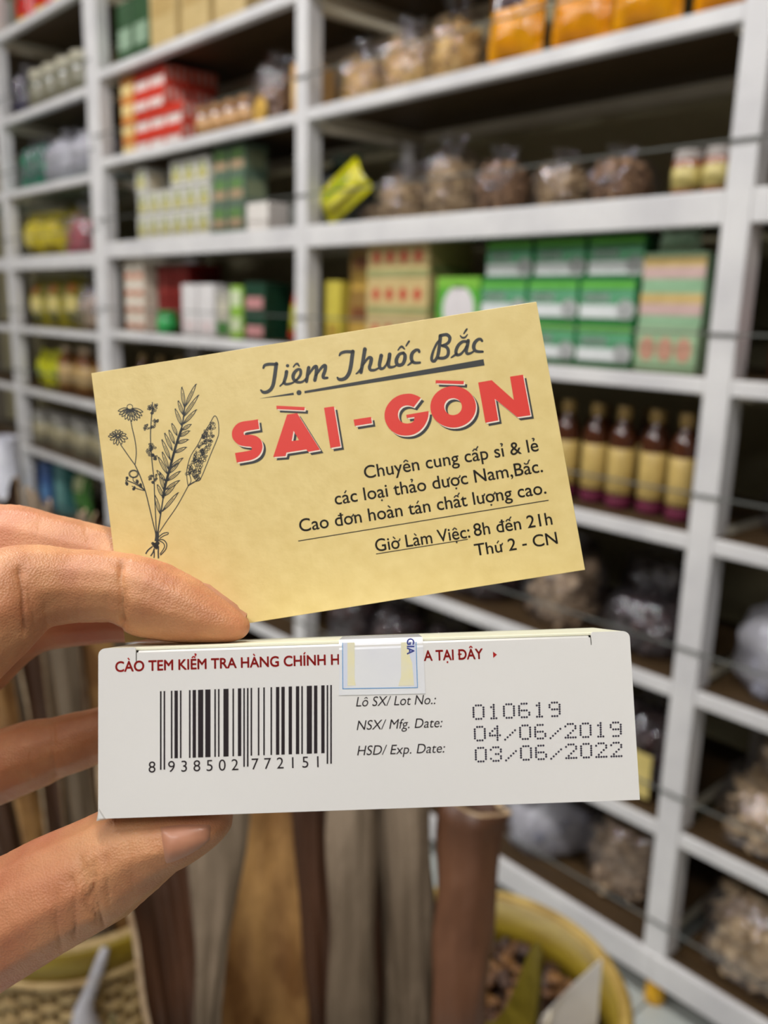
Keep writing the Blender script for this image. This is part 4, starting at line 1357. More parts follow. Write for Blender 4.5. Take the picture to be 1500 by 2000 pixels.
disc_on(tm, CARD, 500 + 462 / 7.5, 680 + 257 / 7.5, 3.3, ZC)
disc_on(tm, CARD, 500 + 630 / 7.5, 680 + 652 / 7.5, 5.0, ZC)
tm.build('title_lettering', INK, card, label='dark grey brush lettering Tiệm Thuốc Bắc')
um = MB()
poly_on(um, CARD, sc([(50, 738), (550, 652), (556, 685)], *A), ZC)
poly_on(um, CARD, [(594.4, 763.7), (944.3, 701.6), (946.4, 713.7), (595.1, 768.2)], ZC)
um.build('title_underline', INK, card)

# red block letters with cream and black shadow
D, E, F = (440, 780, 5.769), (670, 720, 7.5), (830, 720, 6.522)
S_pts = sc(smooth_path([(368, 225), (300, 237), (230, 245), (170, 258), (120, 290), (85, 340), (75, 390), (85, 440), (115, 480), (160, 515), (230, 530), (285, 535), (300, 552), (290, 572), (220, 588), (110, 605)], 4), *D) + \
    sc(smooth_path([(130, 712), (230, 695), (300, 680), (360, 650), (400, 605), (420, 545), (415, 490), (395, 450), (350, 415), (290, 400), (240, 402), (215, 400), (208, 380), (220, 362), (290, 348), (383, 333)], 4), *D)
G_pts = sc(smooth_path([(1140, 428), (1080, 395), (1000, 370), (930, 370), (840, 385), (750, 430), (680, 495), (630, 575), (608, 670), (620, 770), (665, 860), (730, 925), (820, 970), (930, 982), (1030, 965), (1120, 915), (1190, 840), (1235, 750), (1252, 680), (1252, 622)], 3), *E) + \
    sc([(925, 678), (935, 725), (1045, 710)], *E) + sc(smooth_path([(1040, 760), (1010, 790), (940, 805), (870, 790), (820, 740), (805, 675), (820, 610), (865, 560), (930, 540), (990, 548), (1035, 565)], 3), *E)


def ell(cx, cy, rx, ry, n=48):
    return [(cx + rx * math.cos(2 * math.pi * k / n), cy + ry * math.sin(2 * math.pi * k / n)) for k in range(n)]


letters = [
    ('S', [('p', S_pts)]),
    ('A', [('p', sc([(577, 72), (895, 88), (893, 125), (578, 110)], *D)),
           ('r', sc([(697, 172), (810, 155), (1068, 568), (935, 592), (913, 565), (690, 600), (680, 640), (540, 650)], *D), sc([(770, 355), (832, 460), (750, 470)], *D))]),
    ('I', [('p', sc([(1113, 95), (1225, 80), (1300, 530), (1185, 548)], *D))]),
    ('hyphen', [('p', sc([(155, 748), (410, 708), (425, 800), (172, 840)], *E))]),
    ('G', [('p', G_pts)]),
    ('O', [('p', sc([(137, 148), (495, 158), (493, 200), (135, 187)], *F)), ('r', sc(ell(359, 488, 291, 264), *F), sc(ell(358, 485, 112, 108), *F))]),
    ('N', [('p', sc([(678, 178), (850, 148), (1132, 400), (1083, 103), (1248, 78), (1345, 595), (1175, 618), (888, 385), (935, 660), (770, 690)], *F))]),
]
for nm, shapes in letters:
    root = None
    for m, off, z, pn in ((INK_R, (0, 0), ZC + .00004, 'logo_letter'), (INK_W, (2.2, 2.4), ZC + .00002, 'letter_outline'), (INK, (6.6, 6.4), ZC, 'letter_shadow')):
        mb = MB()
        for sh in shapes:
            if sh[0] == 'p':
                poly_on(mb, CARD, sh[1], z, off)
            else:
                ring_on(mb, CARD, sh[1], sh[2], z, off)
        o = mb.build(pn, m, root or card)
        root = root or o

for body, pL, pR, cap in (('Chuyên cung cấp sỉ & lẻ', (712.7, 935), (1052.8, 880.5), 24.5),
                          ('các loại thảo dược Nam,Bắc.', (655, 986), (1061, 921.5), 24.5),
                          ('Cao đơn hoàn tán chất lượng cao.', (586, 1039), (1067.7, 963.7), 24.5),
                          ('Giờ Làm Việc:', (734.4, 1077.6), (919, 1049.6), 24),
                          ('8h đến 21h', (926.6, 1047.3), (1079.7, 1024.2), 24),
                          ('Thứ 2 - CN', (928.5, 1085.8), (1090, 1061.5), 23)):
    text_on(CARD, card, body, pL, pR, cap, INK_B, ZC, .008)
um = MB()
brush_on(um, CARD, [(582.5, 1056.7, 1.7), (1071.4, 977, 1.7)], ZC, caps=False)
um.build('printed_rule', INK_B, card)
um = MB()
brush_on(um, CARD, [(734.4, 1082, 1.6), (913.5, 1053.3, 1.6)], ZC, caps=False)
um.build('printed_rule', INK_B, card)

# herb drawing in fine line
P0 = (200, 740, 5.404)
hm = MB()


def line(pts, wd=8.0, k=5):
    brush_on(hm, CARD, sc([(x, y, wd * 1.2) for x, y in pts], *P0), ZC, k, False)


def leaf(b, t, wd, lw=6.0, k=4, mid=False):
    bx, by = b
    tx, ty = t
    dx, dy = tx - bx, ty - by
    l = math.hypot(dx, dy) or 1
    nx, ny = -dy / l * wd, dx / l * wd
    line([b, (bx + dx * .35 + nx, by + dy * .35 + ny), (bx + dx * .75 + nx * .8, by + dy * .75 + ny * .8), t], lw, k)
    line([b, (bx + dx * .35 - nx, by + dy * .35 - ny), (bx + dx * .75 - nx * .8, by + dy * .75 - ny * .8), t], lw, k)
    if mid:
        line([b, (bx + dx * .7, by + dy * .7)], lw * .7, 2)


line([(560, 1620), (540, 1540), (500, 1370), (455, 1190), (400, 1030), (345, 910)], 9)
line([(345, 910), (280, 820), (190, 690)], 8)
line([(345, 905), (358, 780), (345, 650), (315, 520), (300, 440)], 8)
line([(570, 1620), (560, 1400), (550, 1200), (545, 1060), (530, 930), (515, 760), (508, 600), (515, 450), (525, 330), (528, 245)], 9)
line([(585, 1620), (620, 1400), (655, 1180), (700, 980), (760, 760), (800, 640), (845, 480), (868, 300)], 12)
line([(640, 1260), (665, 1120), (700, 990), (745, 820), (790, 660), (840, 520)], 22)
line([(600, 1620), (680, 1500), (790, 1340), (890, 1160), (910, 1120)], 7)
dr = random.Random(3)
for t in [(165, 340), (178, 378), (205, 400), (240, 428), (275, 440), (308, 452), (340, 442), (368, 440), (398, 415), (420, 390), (430, 350)]:
    leaf((292 + (t[0] - 292) * .18, 305 + (t[1] - 305) * .15), t, 15, 7)
line(ell(290, 295, 30, 26, 12) + [(320, 295)], 6, 2)
for t in [(62, 608), (82, 645), (120, 690), (158, 702), (205, 690), (240, 668), (270, 630), (252, 585), (215, 558), (185, 538), (140, 538), (105, 560), (78, 582)]:
    leaf((165 + (t[0] - 165) * .2, 598 + (t[1] - 598) * .2), t, 14, 7)
line(ell(165, 597, 14, 14, 8) + [(179, 597)], 9, 2)
for cx, cy, n in ((500, 300, 7), (575, 295, 6), (545, 350, 5), (520, 320, 5), (565, 460, 7), (455, 510, 7), (530, 520, 5), (510, 700, 7), (540, 735, 5), (490, 750, 5), (545, 825, 7), (570, 830, 5), (500, 790, 4), (510, 1040, 8), (560, 1040, 5), (545, 1080, 4)):
    for q in range(n):
        a = dr.uniform(0, 6.28)
        l = dr.uniform(22, 42)
        leaf((cx + 5 * math.cos(a), cy + 5 * math.sin(a)), (cx + l * math.cos(a), cy + l * math.sin(a)), 8, 5.5, 3)
lt = [(838, 85), (800, 230), (768, 315), (733, 470), (703, 540), (657, 572), (628, 640), (632, 770), (590, 825), (575, 965), (605, 990), (580, 1115), (555, 1230)]
lb = [(865, 300), (852, 380), (840, 500), (790, 600), (762, 690), (740, 760), (720, 860), (700, 960), (690, 1010), (668, 1080), (652, 1180), (640, 1250), (612, 1430)]
rt = [(988, 55), (1015, 170), (992, 325), (935, 480), (920, 548), (905, 640), (885, 722), (848, 835), (808, 885), (822, 975), (812, 1072), (765, 1125), (800, 1200)]
rb = [(870, 300), (850, 410), (850, 480), (840, 540), (810, 610), (785, 680), (760, 780), (715, 940), (700, 1000), (680, 1080), (665, 1170), (650, 1240), (630, 1400)]
for b, t in list(zip(lb, lt)) + list(zip(rb, rt)):
    leaf(b, t, 15, 7, 4, True)
    line([t, (t[0] + 3, t[1] + 6)], 14, 2)
line([(905, 1130), (893, 1050), (892, 960), (930, 820), (1010, 690), (1060, 590), (1130, 480), (1185, 390), (1222, 450), (1228, 570), (1205, 650), (1150, 780), (1090, 930), (1030, 1060), (960, 1090), (905, 1130)], 7)
for q in range(130):
    v = dr.random() ** 1.25 * .97
    cx, cy = 940 + 245 * v, 1050 - 620 * v
    hw = 84 * (1 - v) ** .55 * (.75 + .5 * v)
    o_ = dr.uniform(-1, 1) * hw
    cx += o_ * .85
    cy += o_ * .5
    a = -1.15 + dr.uniform(-.9, .9)
    l = dr.uniform(26, 60) * (1 - .35 * v)
    leaf((cx, cy), (cx + l * math.cos(a), cy + l * math.sin(a)), dr.uniform(9, 15) * (1 - .4 * v), 5, 3)
line([(905, 1130), (935, 1080), (920, 1010)], 7)
line([(905, 1130), (985, 1080), (1030, 1040)], 7)
line([(450, 1180), (400, 1140), (340, 1105), (265, 1075)], 9)
line([(440, 1165), (390, 1120), (330, 1080), (325, 1040)], 7)
line([(450, 1180), (370, 1160), (310, 1130)], 7)
for r in (50, 40):
    line(ell(330, 1003, r, r * .82, 14) + [(330 + r, 1003)], 6, 2)
for cx, cy in ((262, 1060), (270, 1100), (380, 1080), (345, 1160), (415, 1125)):
    for q in range(4):
        a = dr.uniform(2, 5)
        leaf((cx, cy), (cx + 28 * math.cos(a), cy + 28 * math.sin(a)), 7, 6, 3)
line([(575, 1612), (578, 1660), (570, 1715)], 34)
line([(595, 1670), (640, 1632), (692, 1622), (690, 1640), (650, 1655), (605, 1685)], 8)
line([(580, 1700), (640, 1698), (678, 1740), (668, 1800), (612, 1862)], 9)
line([(590, 1705), (640, 1730), (655, 1775), (608, 1850)], 8)
for q in range(16):
    a = dr.uniform(0, 6.28)
    cx, cy = 562 + dr.uniform(-26, 26), 1752 + dr.uniform(-22, 22)
    leaf((cx, cy), (cx + 26 * math.cos(a), cy + 26 * math.sin(a)), 10, 9, 3)
line([(528, 1770), (490, 1800), (470, 1825), (458, 1848)], 12)
line([(548, 1790), (535, 1830), (510, 1870)], 12)
line([(545, 1790), (548, 1850), (545, 1890)], 10)
line([(592, 1770), (590, 1830), (592, 1895)], 13)
hm.build('herb_drawing', INK, card, label='fine black line drawing of tied wild herbs')

# ------------------------------------------------------------------ medicine box
k = .9227
BW, BHh, BD = .1 * k, .0318 * k * .975, .024
BOX = Plane(Vector((-.003127, -.03945, -.16268)) * k, (.999443, .031982, -.0095286), (-.0327986, .9940694, -.103684))
CARTON = mat('white_glossy_carton', (236, 233, 229), (230, 227, 224), rough=.3, scale=12, coat=.35)
CARTON_E = mat('cream_carton_lid', (226, 224, 200), rough=.4)
box = thing('medicine_box', 'white medicine box held end on with barcode and dates', 'box')
box.matrix_world = HELD @ BOX.local
hw, hh, e = BW / 2, BHh / 2, .0004
mb = MB()
mb.box(-hw, hw, -hh, -hh + e, -BD, -e)
mb.box(-hw, -hw + e, -hh, hh - .0006, -BD, -e)
mb.box(hw - e, hw, -hh, hh - .0006, -BD, -e)
mb.box(-hw, hw, -hh, hh - .0006, -BD, -BD + e)
mb.build('body', CARTON, box)
lidm = MB()
lidm.box(-hw + .0004, hw - .0004, hh - .0006, hh - .0001, -BD, -.0012, .0001)
lidm.build('lid', CARTON_E, box)
nL, nR = BOX.uv(265, 1275)[0], BOX.uv(1155, 1247)[0]
# front panel: rounded shoulders left and right of the tuck notches
pts = []
rc = .0012
for a in range(0, 91, 15):
    t = math.radians(180 - a)
    pts.append((-hw + rc + rc * math.cos(t), hh - rc + rc * math.sin(t)))
for a in range(90, -1, -30):
    t = math.radians(a)
    pts.append((nL - .0004 + .0004 * math.cos(t), hh - .0004 + .0004 * math.sin(t)))
pts += [(nL, hh - .0030), (nL + .00016, hh - .0030), (nL + .0002, hh - .0009), (nR - .0002, hh - .0009), (nR - .00016, hh - .0022), (nR, hh - .0022)]
for a in range(180, 89, -30):
    t = math.radians(a)
    pts.append((nR + .0004 + .0004 * math.cos(t), hh - .0004 + .0004 * math.sin(t)))
for a in range(90, -1, -15):
    t = math.radians(a)
    pts.append((hw - rc + rc * math.cos(t), hh - rc + rc * math.sin(t)))
pts += [(hw, -hh), (-hw, -hh)]
from mathutils.geometry import tessellate_polygon
tri = tessellate_polygon([[Vector((x, y, 0)) for x, y in pts]])
n = len(pts)
fp = MB().add([(x, y, 0) for x, y in pts] + [(x, y, -e) for x, y in pts],
              [tuple(t) for t in tri] + [tuple(i + n for i in t[::-1]) for t in tri] + [(i, n + i, n + (i + 1) % n, (i + 1) % n) for i in range(n)])
fp.build('front_panel', CARTON, box)
# rolled edge of the tucked flap between the notches
MB().tube([(nL + .0004, hh - .0012, -.0007), (nR - .0004, hh - .0012, -.0007)], .0006, 12).build('tuck_flap_edge', CARTON, box, True)
# crushed corner
MB().add([(-hw - .0006, -hh - .0006, -.001), (-hw + .0012, -hh + .0002, .0002), (-hw + .0002, -hh + .0018, .0002), (-hw - .0005, -hh + .0016, -.002), (-hw + .001, -hh - .0006, -.002)],
         [(0, 1, 2), (0, 2, 3), (0, 4, 1)]).build('crushed_corner', CARTON, box)

ZB = .00003
RED_T = mat('dark_red_print', (176, 30, 26), rough=.35)
BLACK_T = mat('black_print', (40, 32, 36), rough=.4)
DOT_T = mat('ink_jet_dots', (46, 40, 58), rough=.5)
text_on(BOX, box, 'CÀO TEM KIỂM TRA HÀNG CHÍNH H', (225, 1312), (663, 1297.5), 19.5, RED_T, ZB, .024)
text_on(BOX, box, 'A TẠI ĐÂY', (828, 1290.5), (943.5, 1286.5), 19.5, RED_T, ZB, .024)
m2 = MB()
poly_on(m2, BOX, [(962.6, 1272.5), (970.5, 1278.5), (963.4, 1285)], ZB)
m2.build('arrow_mark', RED_T, box)
# barcode 8 938502 772151
Lc = ['0001101', '0011001', '0010011', '0111101', '0100011', '0110001', '0101111', '0111011', '0110111', '0001011']
Gc = [''.join('1' if ch == '0' else '0' for ch in c)[::-1] for c in Lc]
Rc = [''.join('1' if ch == '0' else '0' for ch in c) for c in Lc]
code = '8938502772151'
bits = '101' + ''.join((Lc if p == 'L' else Gc)[int(d)] for d, p in zip(code[1:7], 'LGLGGL')) + '01010' + ''.join(Rc[int(d)] for d in code[7:]) + '101'
bm_ = MB()
i = 0
tl, tr, bl, br, gl, gr = (312.3, 1350), (648.4, 1337.8), (312.3, 1482), (648.4, 1470.5), (312.3, 1503.5), (648.4, 1491.5)
while i < 95:
    if bits[i] == '1':
        j = i
        while j < 95 and bits[j] == '1':
            j += 1
        guard = i < 3 or 45 <= i < 50 or i >= 92
        q = []
        lo = (gl, gr) if guard else (bl, br)
        for a, (p0, p1) in ((i + .06, (tl, tr)), (j - .06, (tl, tr)), (j - .06, lo), (i + .06, lo)):
            t = a / 95
            q.append((p0[0] + (p1[0] - p0[0]) * t, p0[1] + (p1[1] - p0[1]) * t))
        poly_on(bm_, BOX, q, ZB)
        i = j
    i += 1
bm_.build('barcode', BLACK_T, box, label='black barcode stripes')


def digits(body, x0, x1, y0, y1, cap):
    nn = len(body)
    for q, ch in enumerate(body):
        t = q / max(1, nn - 1)
        cx = x0 + (x1 - x0) * t
        yy = y0 + (y1 - y0) * t
        gx0, gx1, _t = glyph_box(ch)
        wd = 13.5 * (gx1 - gx0) / (glyph_box('8')[1] - glyph_box('8')[0])
        text_on(BOX, box, ch, (cx - wd / 2, yy), (cx + wd / 2, yy - .03 * wd), cap, BLACK_T, ZB, 0, 0, 'barcode_digit')


digits('8', 297, 297, 1509, 1509, 21.5)
digits('938502', 335, 459, 1508, 1504.5, 21.5)
digits('772151', 498.5, 621, 1503, 1498.5, 21.5)
text_on(BOX, box, 'Lô SX/ Lot No.:', (695.4, 1380), (852, 1375), 18.5, BLACK_T, ZB, 0, .22)
text_on(BOX, box, 'NSX/ Mfg. Date:', (696.7, 1425.9), (864.7, 1420), 18.5, BLACK_T, ZB, 0, .22)
text_on(BOX, box, 'HSD/ Exp. Date:', (697.5, 1475.4), (869.7, 1469.6), 18.5, BLACK_T, ZB, 0, .22)
DOTS = {'0': ['01110', '10001', '10001', '10001', '10001', '10001', '01110'], '1': ['00100', '01100', '00100', '00100', '00100', '00100', '01110'],
        '2': ['01110', '10001', '00001', '00010', '00100', '01000', '11111'], '3': ['01110', '10001', '00001', '00110', '00001', '10001', '01110'],
        '4': ['00010', '00110', '01010', '10010', '11111', '00010', '00010'], '6': ['01110', '10000', '10000', '11110', '10001', '10001', '01110'],
        '9': ['01110', '10001', '10001', '01111', '00001', '00001', '01110'], '/': ['00000', '00000', '00001', '00010', '00100', '01000', '10000']}
for body, xs, ys, xe, ye in (('010619', 924.5, 1378, 1073, 1372.5), ('04/06/2019', 927, 1420, 1192.5, 1411.5), ('03/06/2022', 929, 1461, 1193.5, 1451)):
    dm = MB()
    for q, ch in enumerate(body):
        t = q / (len(body) - 1)
        cx, cy = xs + (xe - xs) * t, ys + (ye - ys) * t
        for r_i, row in enumerate(DOTS[ch]):
            for c_i, b in enumerate(row):
                if b == '1':
                    disc_on(dm, BOX, cx + c_i * 4.9 + r_i * .1, cy + r_i * 4.4 - c_i * .17, 2.15, ZB, 9)
    dm.build('dot_printed_date', DOT_T, box)

# seal sticker folded over the lid edge
STK = mat('white_seal_sticker', (238, 238, 238), (230, 230, 236), rough=.2, scale=60, coat=.5)
cor = [BOX.uv(*p) for p in ((662, 1262), (826, 1256), (831, 1354.7), (662.3, 1358))]
zs = .00008
sv = [(*cor[3], zs), (*cor[2], zs), (cor[1][0], hh - .0016, zs), (cor[0][0], hh - .0016, zs),
      (cor[1][0], hh - .0006, -.00015), (cor[0][0], hh - .0006, -.00015), (cor[1][0], hh + .0001, -.0012), (cor[0][0], hh + .0001, -.0012),
      (cor[1][0], hh + .0001, -.016), (cor[0][0], hh + .0001, -.016)]
stk = MB().add(sv, [(0, 1, 2, 3), (3, 2, 4, 5), (5, 4, 6, 7), (7, 6, 8, 9)]).build('seal_sticker', STK, box, label='white seal sticker with a blue frame and pale yellow tint')
X = (650, 1220, 7.5)
YT = mat('pale_yellow_tint', (240, 232, 190), (236, 230, 205), rough=.25, scale=300)
LT = mat('pale_lilac_tint', (222, 226, 240), rough=.25)
ym = MB()
for a in ([(215, 262), (320, 258), (320, 800), (335, 890), (215, 895)], [(1000, 262), (1095, 258), (1130, 470), (1160, 560), (1190, 890), (960, 895), (1000, 760)]):
    poly_on(ym, BOX, sc(a, *X), zs + .00002)
ym.build('yellow_tint', YT, stk)
ym = MB()
poly_on(ym, BOX, sc([(152, 262), (215, 262), (215, 900), (152, 925)], *X), zs + .00002)
poly_on(ym, BOX, sc([(1100, 262), (1205, 258), (1225, 905), (1195, 905), (1170, 560), (1130, 470)], *X), zs + .00002)
ym.build('lilac_tint', LT, stk)
fm = MB()
BLUE = mat('sky_blue_frame_print', (96, 160, 216), rough=.3)
brush_on(fm, BOX, sc([(143, 262, 11), (147, 940, 11)], *X), zs + .00004, caps=False)
brush_on(fm, BOX, sc([(142, 938, 11), (1243, 920, 11)], *X), zs + .00004, caps=False)
brush_on(fm, BOX, sc([(1219, 255, 11), (1240, 925, 11)], *X), zs + .00004, caps=False)
fm.build('frame_print', BLUE, stk)
BL2 = mat('violet_blue_print', (92, 104, 190), rough=.3)
vs, fs = font_mesh('GIA', .03)
x0_, x1_ = min(p.x for p in vs), max(p.x for p in vs)
pa, pb = Vector(BOX.uv(650 + 1088 / 7.5, 1246 + .5)), Vector(BOX.uv(650 + 1090 / 7.5, 1220 + 437 / 7.5))
e1 = (pb - pa).normalized()
e2 = Vector((-e1.y, e1.x))
sx = (pb - pa).length / (x1_ - x0_)
hgt = (Vector(BOX.uv(808.5, 1260)) - Vector(BOX.uv(795, 1260))).length / CAPH
MB().add([(*(pa + e1 * ((p.x - x0_) * sx) + e2 * (p.y * hgt)), zs + .00004) for p in vs], fs).build('sticker_text', BL2, stk)

# ------------------------------------------------------------------ the hand
# chains of (px, py, depth mm, radius mm, radius across the view mm)
CH = {
    'index': [(-440, 1520, 140, 12.5), (-270, 1390, 145, 11.8), (-120, 1272, 151, 11.2), (-20, 1190, 156, 10.4), (55, 1150, 159, 8.3), (140, 1145, 161.3, 7.1), (235, 1148, 162, 6.8, 7.6),
              (291, 1169, 162, 7.7, 8.0), (350, 1188, 162, 6.6, 7.8), (400, 1205, 162, 5.0, 7.0), (440, 1218, 162, 3.7, 6.0), (466, 1225, 162, 2.2, 4.6)],
    'middle': [(-500, 1420, 172, 12.0), (-330, 1240, 178, 10.8), (-180, 1110, 181, 10.4), (0, 1072, 180.2, 9.45), (110, 1090, 179.6, 9.1), (215, 1114, 179.4, 9.0), (330, 1140, 178.7, 8.6), (420, 1160, 177.3, 6.5)],
    'ring': [(-500, 1600, 192, 11.5), (-300, 1480, 198, 10.4), (-150, 1372, 201, 9.8), (-52, 1290, 202, 9.5), (43, 1210, 203, 9.3), (180, 1186, 204, 8.9), (300, 1188, 204, 8.2), (380, 1200, 204, 6)],
    'little': [(-460, 1760, 200, 11), (-260, 1610, 200, 9.8), (-90, 1530, 199.5, 9.1), (0, 1497, 199, 8.6), (60, 1475, 198.5, 8.2), (104, 1462, 198.5, 7.2), (145, 1450, 198.5, 7.0), (190, 1436, 198.5, 6.4), (290, 1402, 199, 5.6)],
    'thumb': [(-470, 2040, 176, 15), (-300, 1950, 166, 13.6), (-150, 1880, 160, 12.4), (-40, 1822, 158, 11.4), (60, 1768, 157, 10.6), (120, 1735, 157, 10.4), (190, 1700, 157, 9.9), (255, 1659, 157, 8.8, 9.0),
              (310, 1637, 157, 6.8, 8.9), (360, 1622, 157, 5.7, 8.5), (400, 1608, 157, 4.4, 7.5), (420, 1601, 157, 3.3, 6.1)],
    'palm1': [(-440, 1520, 140, 12.5), (-640, 1750, 158, 19), (-860, 2000, 185, 24)],
    'palm2': [(-500, 1420, 172, 12.0), (-690, 1690, 175, 20), (-860, 2000, 185, 24)],
    'palm3': [(-500, 1600, 192, 11.5), (-680, 1800, 192, 19), (-860, 2000, 185, 24)],
    'palm4': [(-460, 1760, 200, 11), (-660, 1920, 200, 18), (-860, 2040, 190, 24)],
    'palm5': [(-470, 2040, 176, 15), (-660, 2080, 176, 21), (-860, 2060, 185, 24)],
    'arm': [(-860, 2000, 185, 24), (-1150, 2330, 200, 26), (-1500, 2750, 218, 31)],
}
bm = bmesh.new()
for name, nodes in CH.items():
    P = [np.array([*held(n[0], n[1], n[2]), n[3] / 1000., (n[4] if len(n) > 4 else n[3]) / 1000.]) for n in nodes]
    for i in range(len(P) - 1):
        p0, p1, p2, p3 = P[max(i - 1, 0)], P[i], P[i + 1], P[min(i + 2, len(P) - 1)]
        steps = max(3, int(np.linalg.norm((p2 - p1)[:3]) / .0016))
        if name.startswith('palm') or name == 'arm':
            steps = max(3, steps // 3)
        for j in range(steps + (1 if i == len(P) - 2 else 0)):
            t = j / steps
            q = .5 * (2 * p1 + (p2 - p0) * t + (2 * p0 - 5 * p1 + 4 * p2 - p3) * t * t + (3 * p1 - p0 - 3 * p2 + p3) * t ** 3)
            lin_ = p1 + (p2 - p1) * t
            M = Matrix.Translation(Vector(q[:3])) @ Matrix.Diagonal((lin_[3], lin_[3], lin_[4], 1))
            bmesh.ops.create_icosphere(bm, subdivisions=2, radius=1.0, matrix=M)
raw = bpy.data.meshes.new('hand_raw')
bm.to_mesh(raw)
bm.free()
tmp = bpy.data.objects.new('hand_raw', raw)
COL.objects.link(tmp)
md = tmp.modifiers.new('r', 'REMESH')
md.mode = 'VOXEL'
md.voxel_size = .0004
md2 = tmp.modifiers.new('s', 'SMOOTH')
md2.factor = .5
md2.iterations = 18
dg = bpy.context.evaluated_depsgraph_get()
hand_me = bpy.data.meshes.new_from_object(tmp.evaluated_get(dg))
bpy.data.objects.remove(tmp)
hand_me.name = 'hand'

V = np.empty(len(hand_me.vertices) * 3)
hand_me.vertices.foreach_get('co', V)
V = V.reshape(-1, 3)
N = np.empty(len(hand_me.vertices) * 3)
hand_me.vertex_normals.foreach_get('vector', N)
N = N.reshape(-1, 3)
zc = -V[:, 2] * 1000
PX = 750 + FPX * V[:, 0] / -V[:, 2]
PY = 1000 - FPX * V[:, 1] / -V[:, 2]
D_ = np.zeros(len(V))


def crease(p, q, wpx, depth, zr, bow=0.0):
    """skin fold across a finger from p to q, pressed into the skin on the aisle side"""
    ax, ay = p
    bx, by = q
    L = math.hypot(bx - ax, by - ay)
    ux, uy = (bx - ax) / L, (by - ay) / L
    s = (PX - ax) * ux + (PY - ay) * uy
    d = -(PX - ax) * uy + (PY - ay) * ux - bow * np.sin(np.pi * np.clip(s / L, 0, 1)) * 10 - .8 * np.sin(s * .09 + ax)
    fade = np.clip((s + 8) / 16, 0, 1) * np.clip((L + 8 - s) / 16, 0, 1)
    m = (zc > zr[0]) & (zc < zr[1])
    D_[:] -= np.where(m, 1e-3 * (depth * .7 * np.exp(-(d / (wpx * .8)) ** 2) + depth * .45 * np.exp(-(d / (wpx * 3.2)) ** 2)) * fade, 0)


IZ = (140, 166)
crease((238, 1098), (237, 1225), 4.5, 1.0, IZ, .3)
crease((246, 1150), (240, 1222), 3.0, .25, IZ)
crease((38, 1108), (50, 1240), 4.5, .8, IZ, -.3)
crease((56, 1150), (70, 1232), 3.0, .3, IZ)
crease((88, 1180), (92, 1228), 3.0, .25, IZ)
crease((150, 1175), (155, 1218), 3.0, .15, IZ)
crease((205, 1160), (212, 1215), 3.0, .15, IZ)
TZ = (140, 161)
for x in (-2, 0, 2):
    crease((168 + x * 6, 1690 + x * 8), (190 + x * 6, 1800 + x * 4), 3.2, .5, TZ, .35)
crease((140, 1712), (146, 1830), 3.4, .45, TZ, -.3)
crease((108, 1740), (118, 1850), 3.2, .3, TZ, .3)
crease((182, 1680), (176, 1760), 2.6, .4, TZ, -.4)
crease((208, 1668), (214, 1770), 2.6, .3, TZ, .2)
crease((250, 1640), (262, 1740), 3.0, .15, TZ)
crease((102, 1408), (108, 1520), 5.0, .45, (188, 203), .2)
crease((58, 1420), (60, 1540), 4.0, .2, (188, 203))
crease((80, 1010), (70, 1062), 4, .15, (168, 186))
crease((165, 1020), (172, 1062), 4, .15, (168, 186))
V += N * D_[:, None]
hand_me.vertices.foreach_set('co', V.ravel())
hand_me.polygons.foreach_set('use_smooth', [True] * len(hand_me.polygons))
hand_me.update()


def skin_material():
    m = mat('skin', (206, 150, 106), (178, 116, 80), rough=.44, scale=130, detail=7, sss=.22, lo=.3, hi=.75, spec=.4)
    nt = m.node_tree
    b = nt.nodes['Principled BSDF']
    tc = nt.nodes.new('ShaderNodeTexCoord')
    # large soft blotches: pinker pads, yellower backs
    n1 = nt.nodes.new('ShaderNodeTexNoise')
    n1.inputs['Scale'].default_value = 38
    n1.inputs['Detail'].default_value = 2
    rp = nt.nodes.new('ShaderNodeValToRGB')
    rp.color_ramp.elements[0].position, rp.color_ramp.elements[1].position = .42, .66
    rp.color_ramp.elements[0].color = (0, 0, 0, 1)
    rp.color_ramp.elements[1].color = (1, 1, 1, 1)
    mixc = nt.nodes.new('ShaderNodeMix')
    mixc.data_type = 'RGBA'
    mixc.inputs['B'].default_value = lin((196, 112, 86))
    src = b.inputs['Base Color'].links[0].from_socket
    sc_ = nt.nodes.new('ShaderNodeMath')
    sc_.operation = 'MULTIPLY'
    sc_.inputs[1].default_value = .55
    L = nt.links.new
    L(tc.outputs['Object'], n1.inputs['Vector'])
    L(n1.outputs['Fac'], rp.inputs[0])
    L(rp.outputs[0], sc_.inputs[0])
    L(sc_.outputs[0], mixc.inputs['Factor'])
    L(src, mixc.inputs['A'])
    L(mixc.outputs['Result'], b.inputs['Base Color'])
    # fine skin grain and lines across the fingers
    mp = nt.nodes.new('ShaderNodeMapping')
    mp.inputs['Scale'].default_value = (1.0, .3, .3)
    n2 = nt.nodes.new('ShaderNodeTexNoise')
    n2.inputs['Scale'].default_value = 1100
    n2.inputs['Detail'].default_value = 3
    n3 = nt.nodes.new('ShaderNodeTexVoronoi')
    n3.inputs['Scale'].default_value = 2600
    ad = nt.nodes.new('ShaderNodeMath')
    ad.operation = 'ADD'
    bp = nt.nodes.new('ShaderNodeBump')
    bp.inputs['Strength'].default_value = .3
    bp.inputs['Distance'].default_value = .0003
    L(tc.outputs['Object'], mp.inputs['Vector'])
    L(mp.outputs[0], n2.inputs['Vector'])
    L(tc.outputs['Object'], n3.inputs['Vector'])
    L(n2.outputs['Fac'], ad.inputs[0])
    L(n3.outputs['Distance'], ad.inputs[1])
    L(ad.outputs[0], bp.inputs['Height'])
    L(bp.outputs[0], b.inputs['Normal'])
    return m


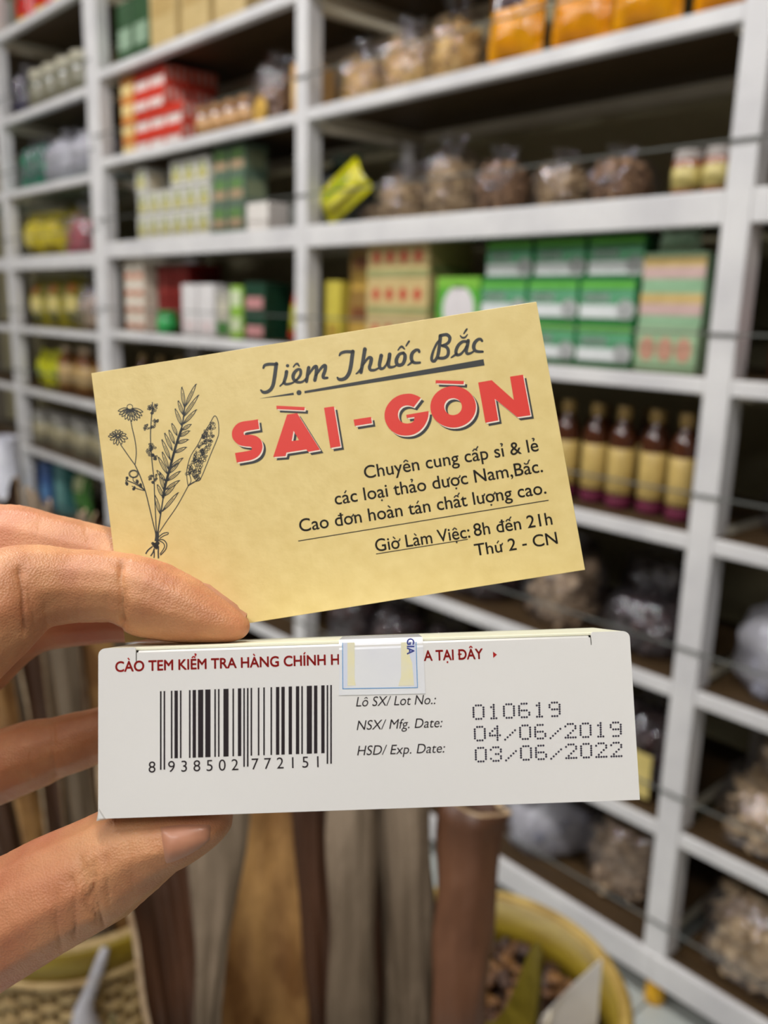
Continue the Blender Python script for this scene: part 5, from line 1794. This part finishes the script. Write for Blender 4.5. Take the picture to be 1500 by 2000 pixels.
hand_me.materials.clear()
hand_me.materials.append(skin_material())
hand = obj('hand', hand_me)
hand.matrix_world = HELD
tag(hand, 'bare hand pinching the card and the medicine box from the left', 'hand')

bvh = BVHTree.FromPolygons([tuple(v) for v in V], [tuple(p.vertices) for p in hand_me.polygons])
NAIL = mat('fingernail', (192, 134, 106), (176, 120, 92), rough=.4, scale=120, coat=.1, sss=.1)


def nail(rows, label, off=.00035, tip=0.0):
    """rows: lists of (origin, direction) rays; the nail plate lies on the skin where they land"""
    g = []
    for row in rows:
        r = []
        for o, d in row:
            h = bvh.ray_cast(o, d)
            r.append((h[0], h[1]) if h[0] is not None else None)
        g.append(r)
    flat = [x for r in g for x in r if x]
    for r in g:
        for i in range(len(r)):
            if r[i] is None:
                r[i] = min(flat, key=lambda h: 0) if not i else r[i - 1] or flat[0]
    nu, nv = len(g[0]), len(g)
    mb = MB()

    def pt(i, j):
        p, nn = g[j][i]
        e1, e2 = min(i, nu - 1 - i, 2) / 2, min(j, nv - 1 - j, 2) / 2
        if tip and i == nu - 1:
            e1 = 1.0
        q = p + nn * (off * min(e1, e2) * 1.0 - .00012)
        if tip and i == nu - 1:
            q = q + (g[j][nu - 1][0] - g[j][nu - 3][0]).normalized() * tip
        return tuple(q)
    mb.grid(pt, nu, nv)
    return mb.build('fingernail', NAIL, hand, True, label)


top_ = [(310, 1612), (335, 1608), (365, 1606), (395, 1607), (414, 1610)]
bot_ = [(322, 1692), (340, 1688), (366, 1676), (394, 1657), (412, 1638)]
Lr = smooth_path([(x, y, 0) for x, y in top_], 3)
Br = smooth_path([(x, y, 0) for x, y in bot_], 3)
rows = []
for j in range(9):
    t = j / 8
    rows.append([(Vector((0, 0, 0)), Vector(held(a[0] + (b[0] - a[0]) * t, a[1] + (b[1] - a[1]) * t, 150)).normalized()) for a, b in zip(Lr, Br)])
nail(rows, 'thumbnail seen from the side', .0006)
rows = []
for j in range(9):
    zz = 161.2 + 6.2 * j / 8
    rows.append([(held(394 + 80 * i / 12, 1000, zz), Vector((0, -1, 0))) for i in range(13)])
nail(rows, 'thin edge of the index fingernail', .00055, .0007)
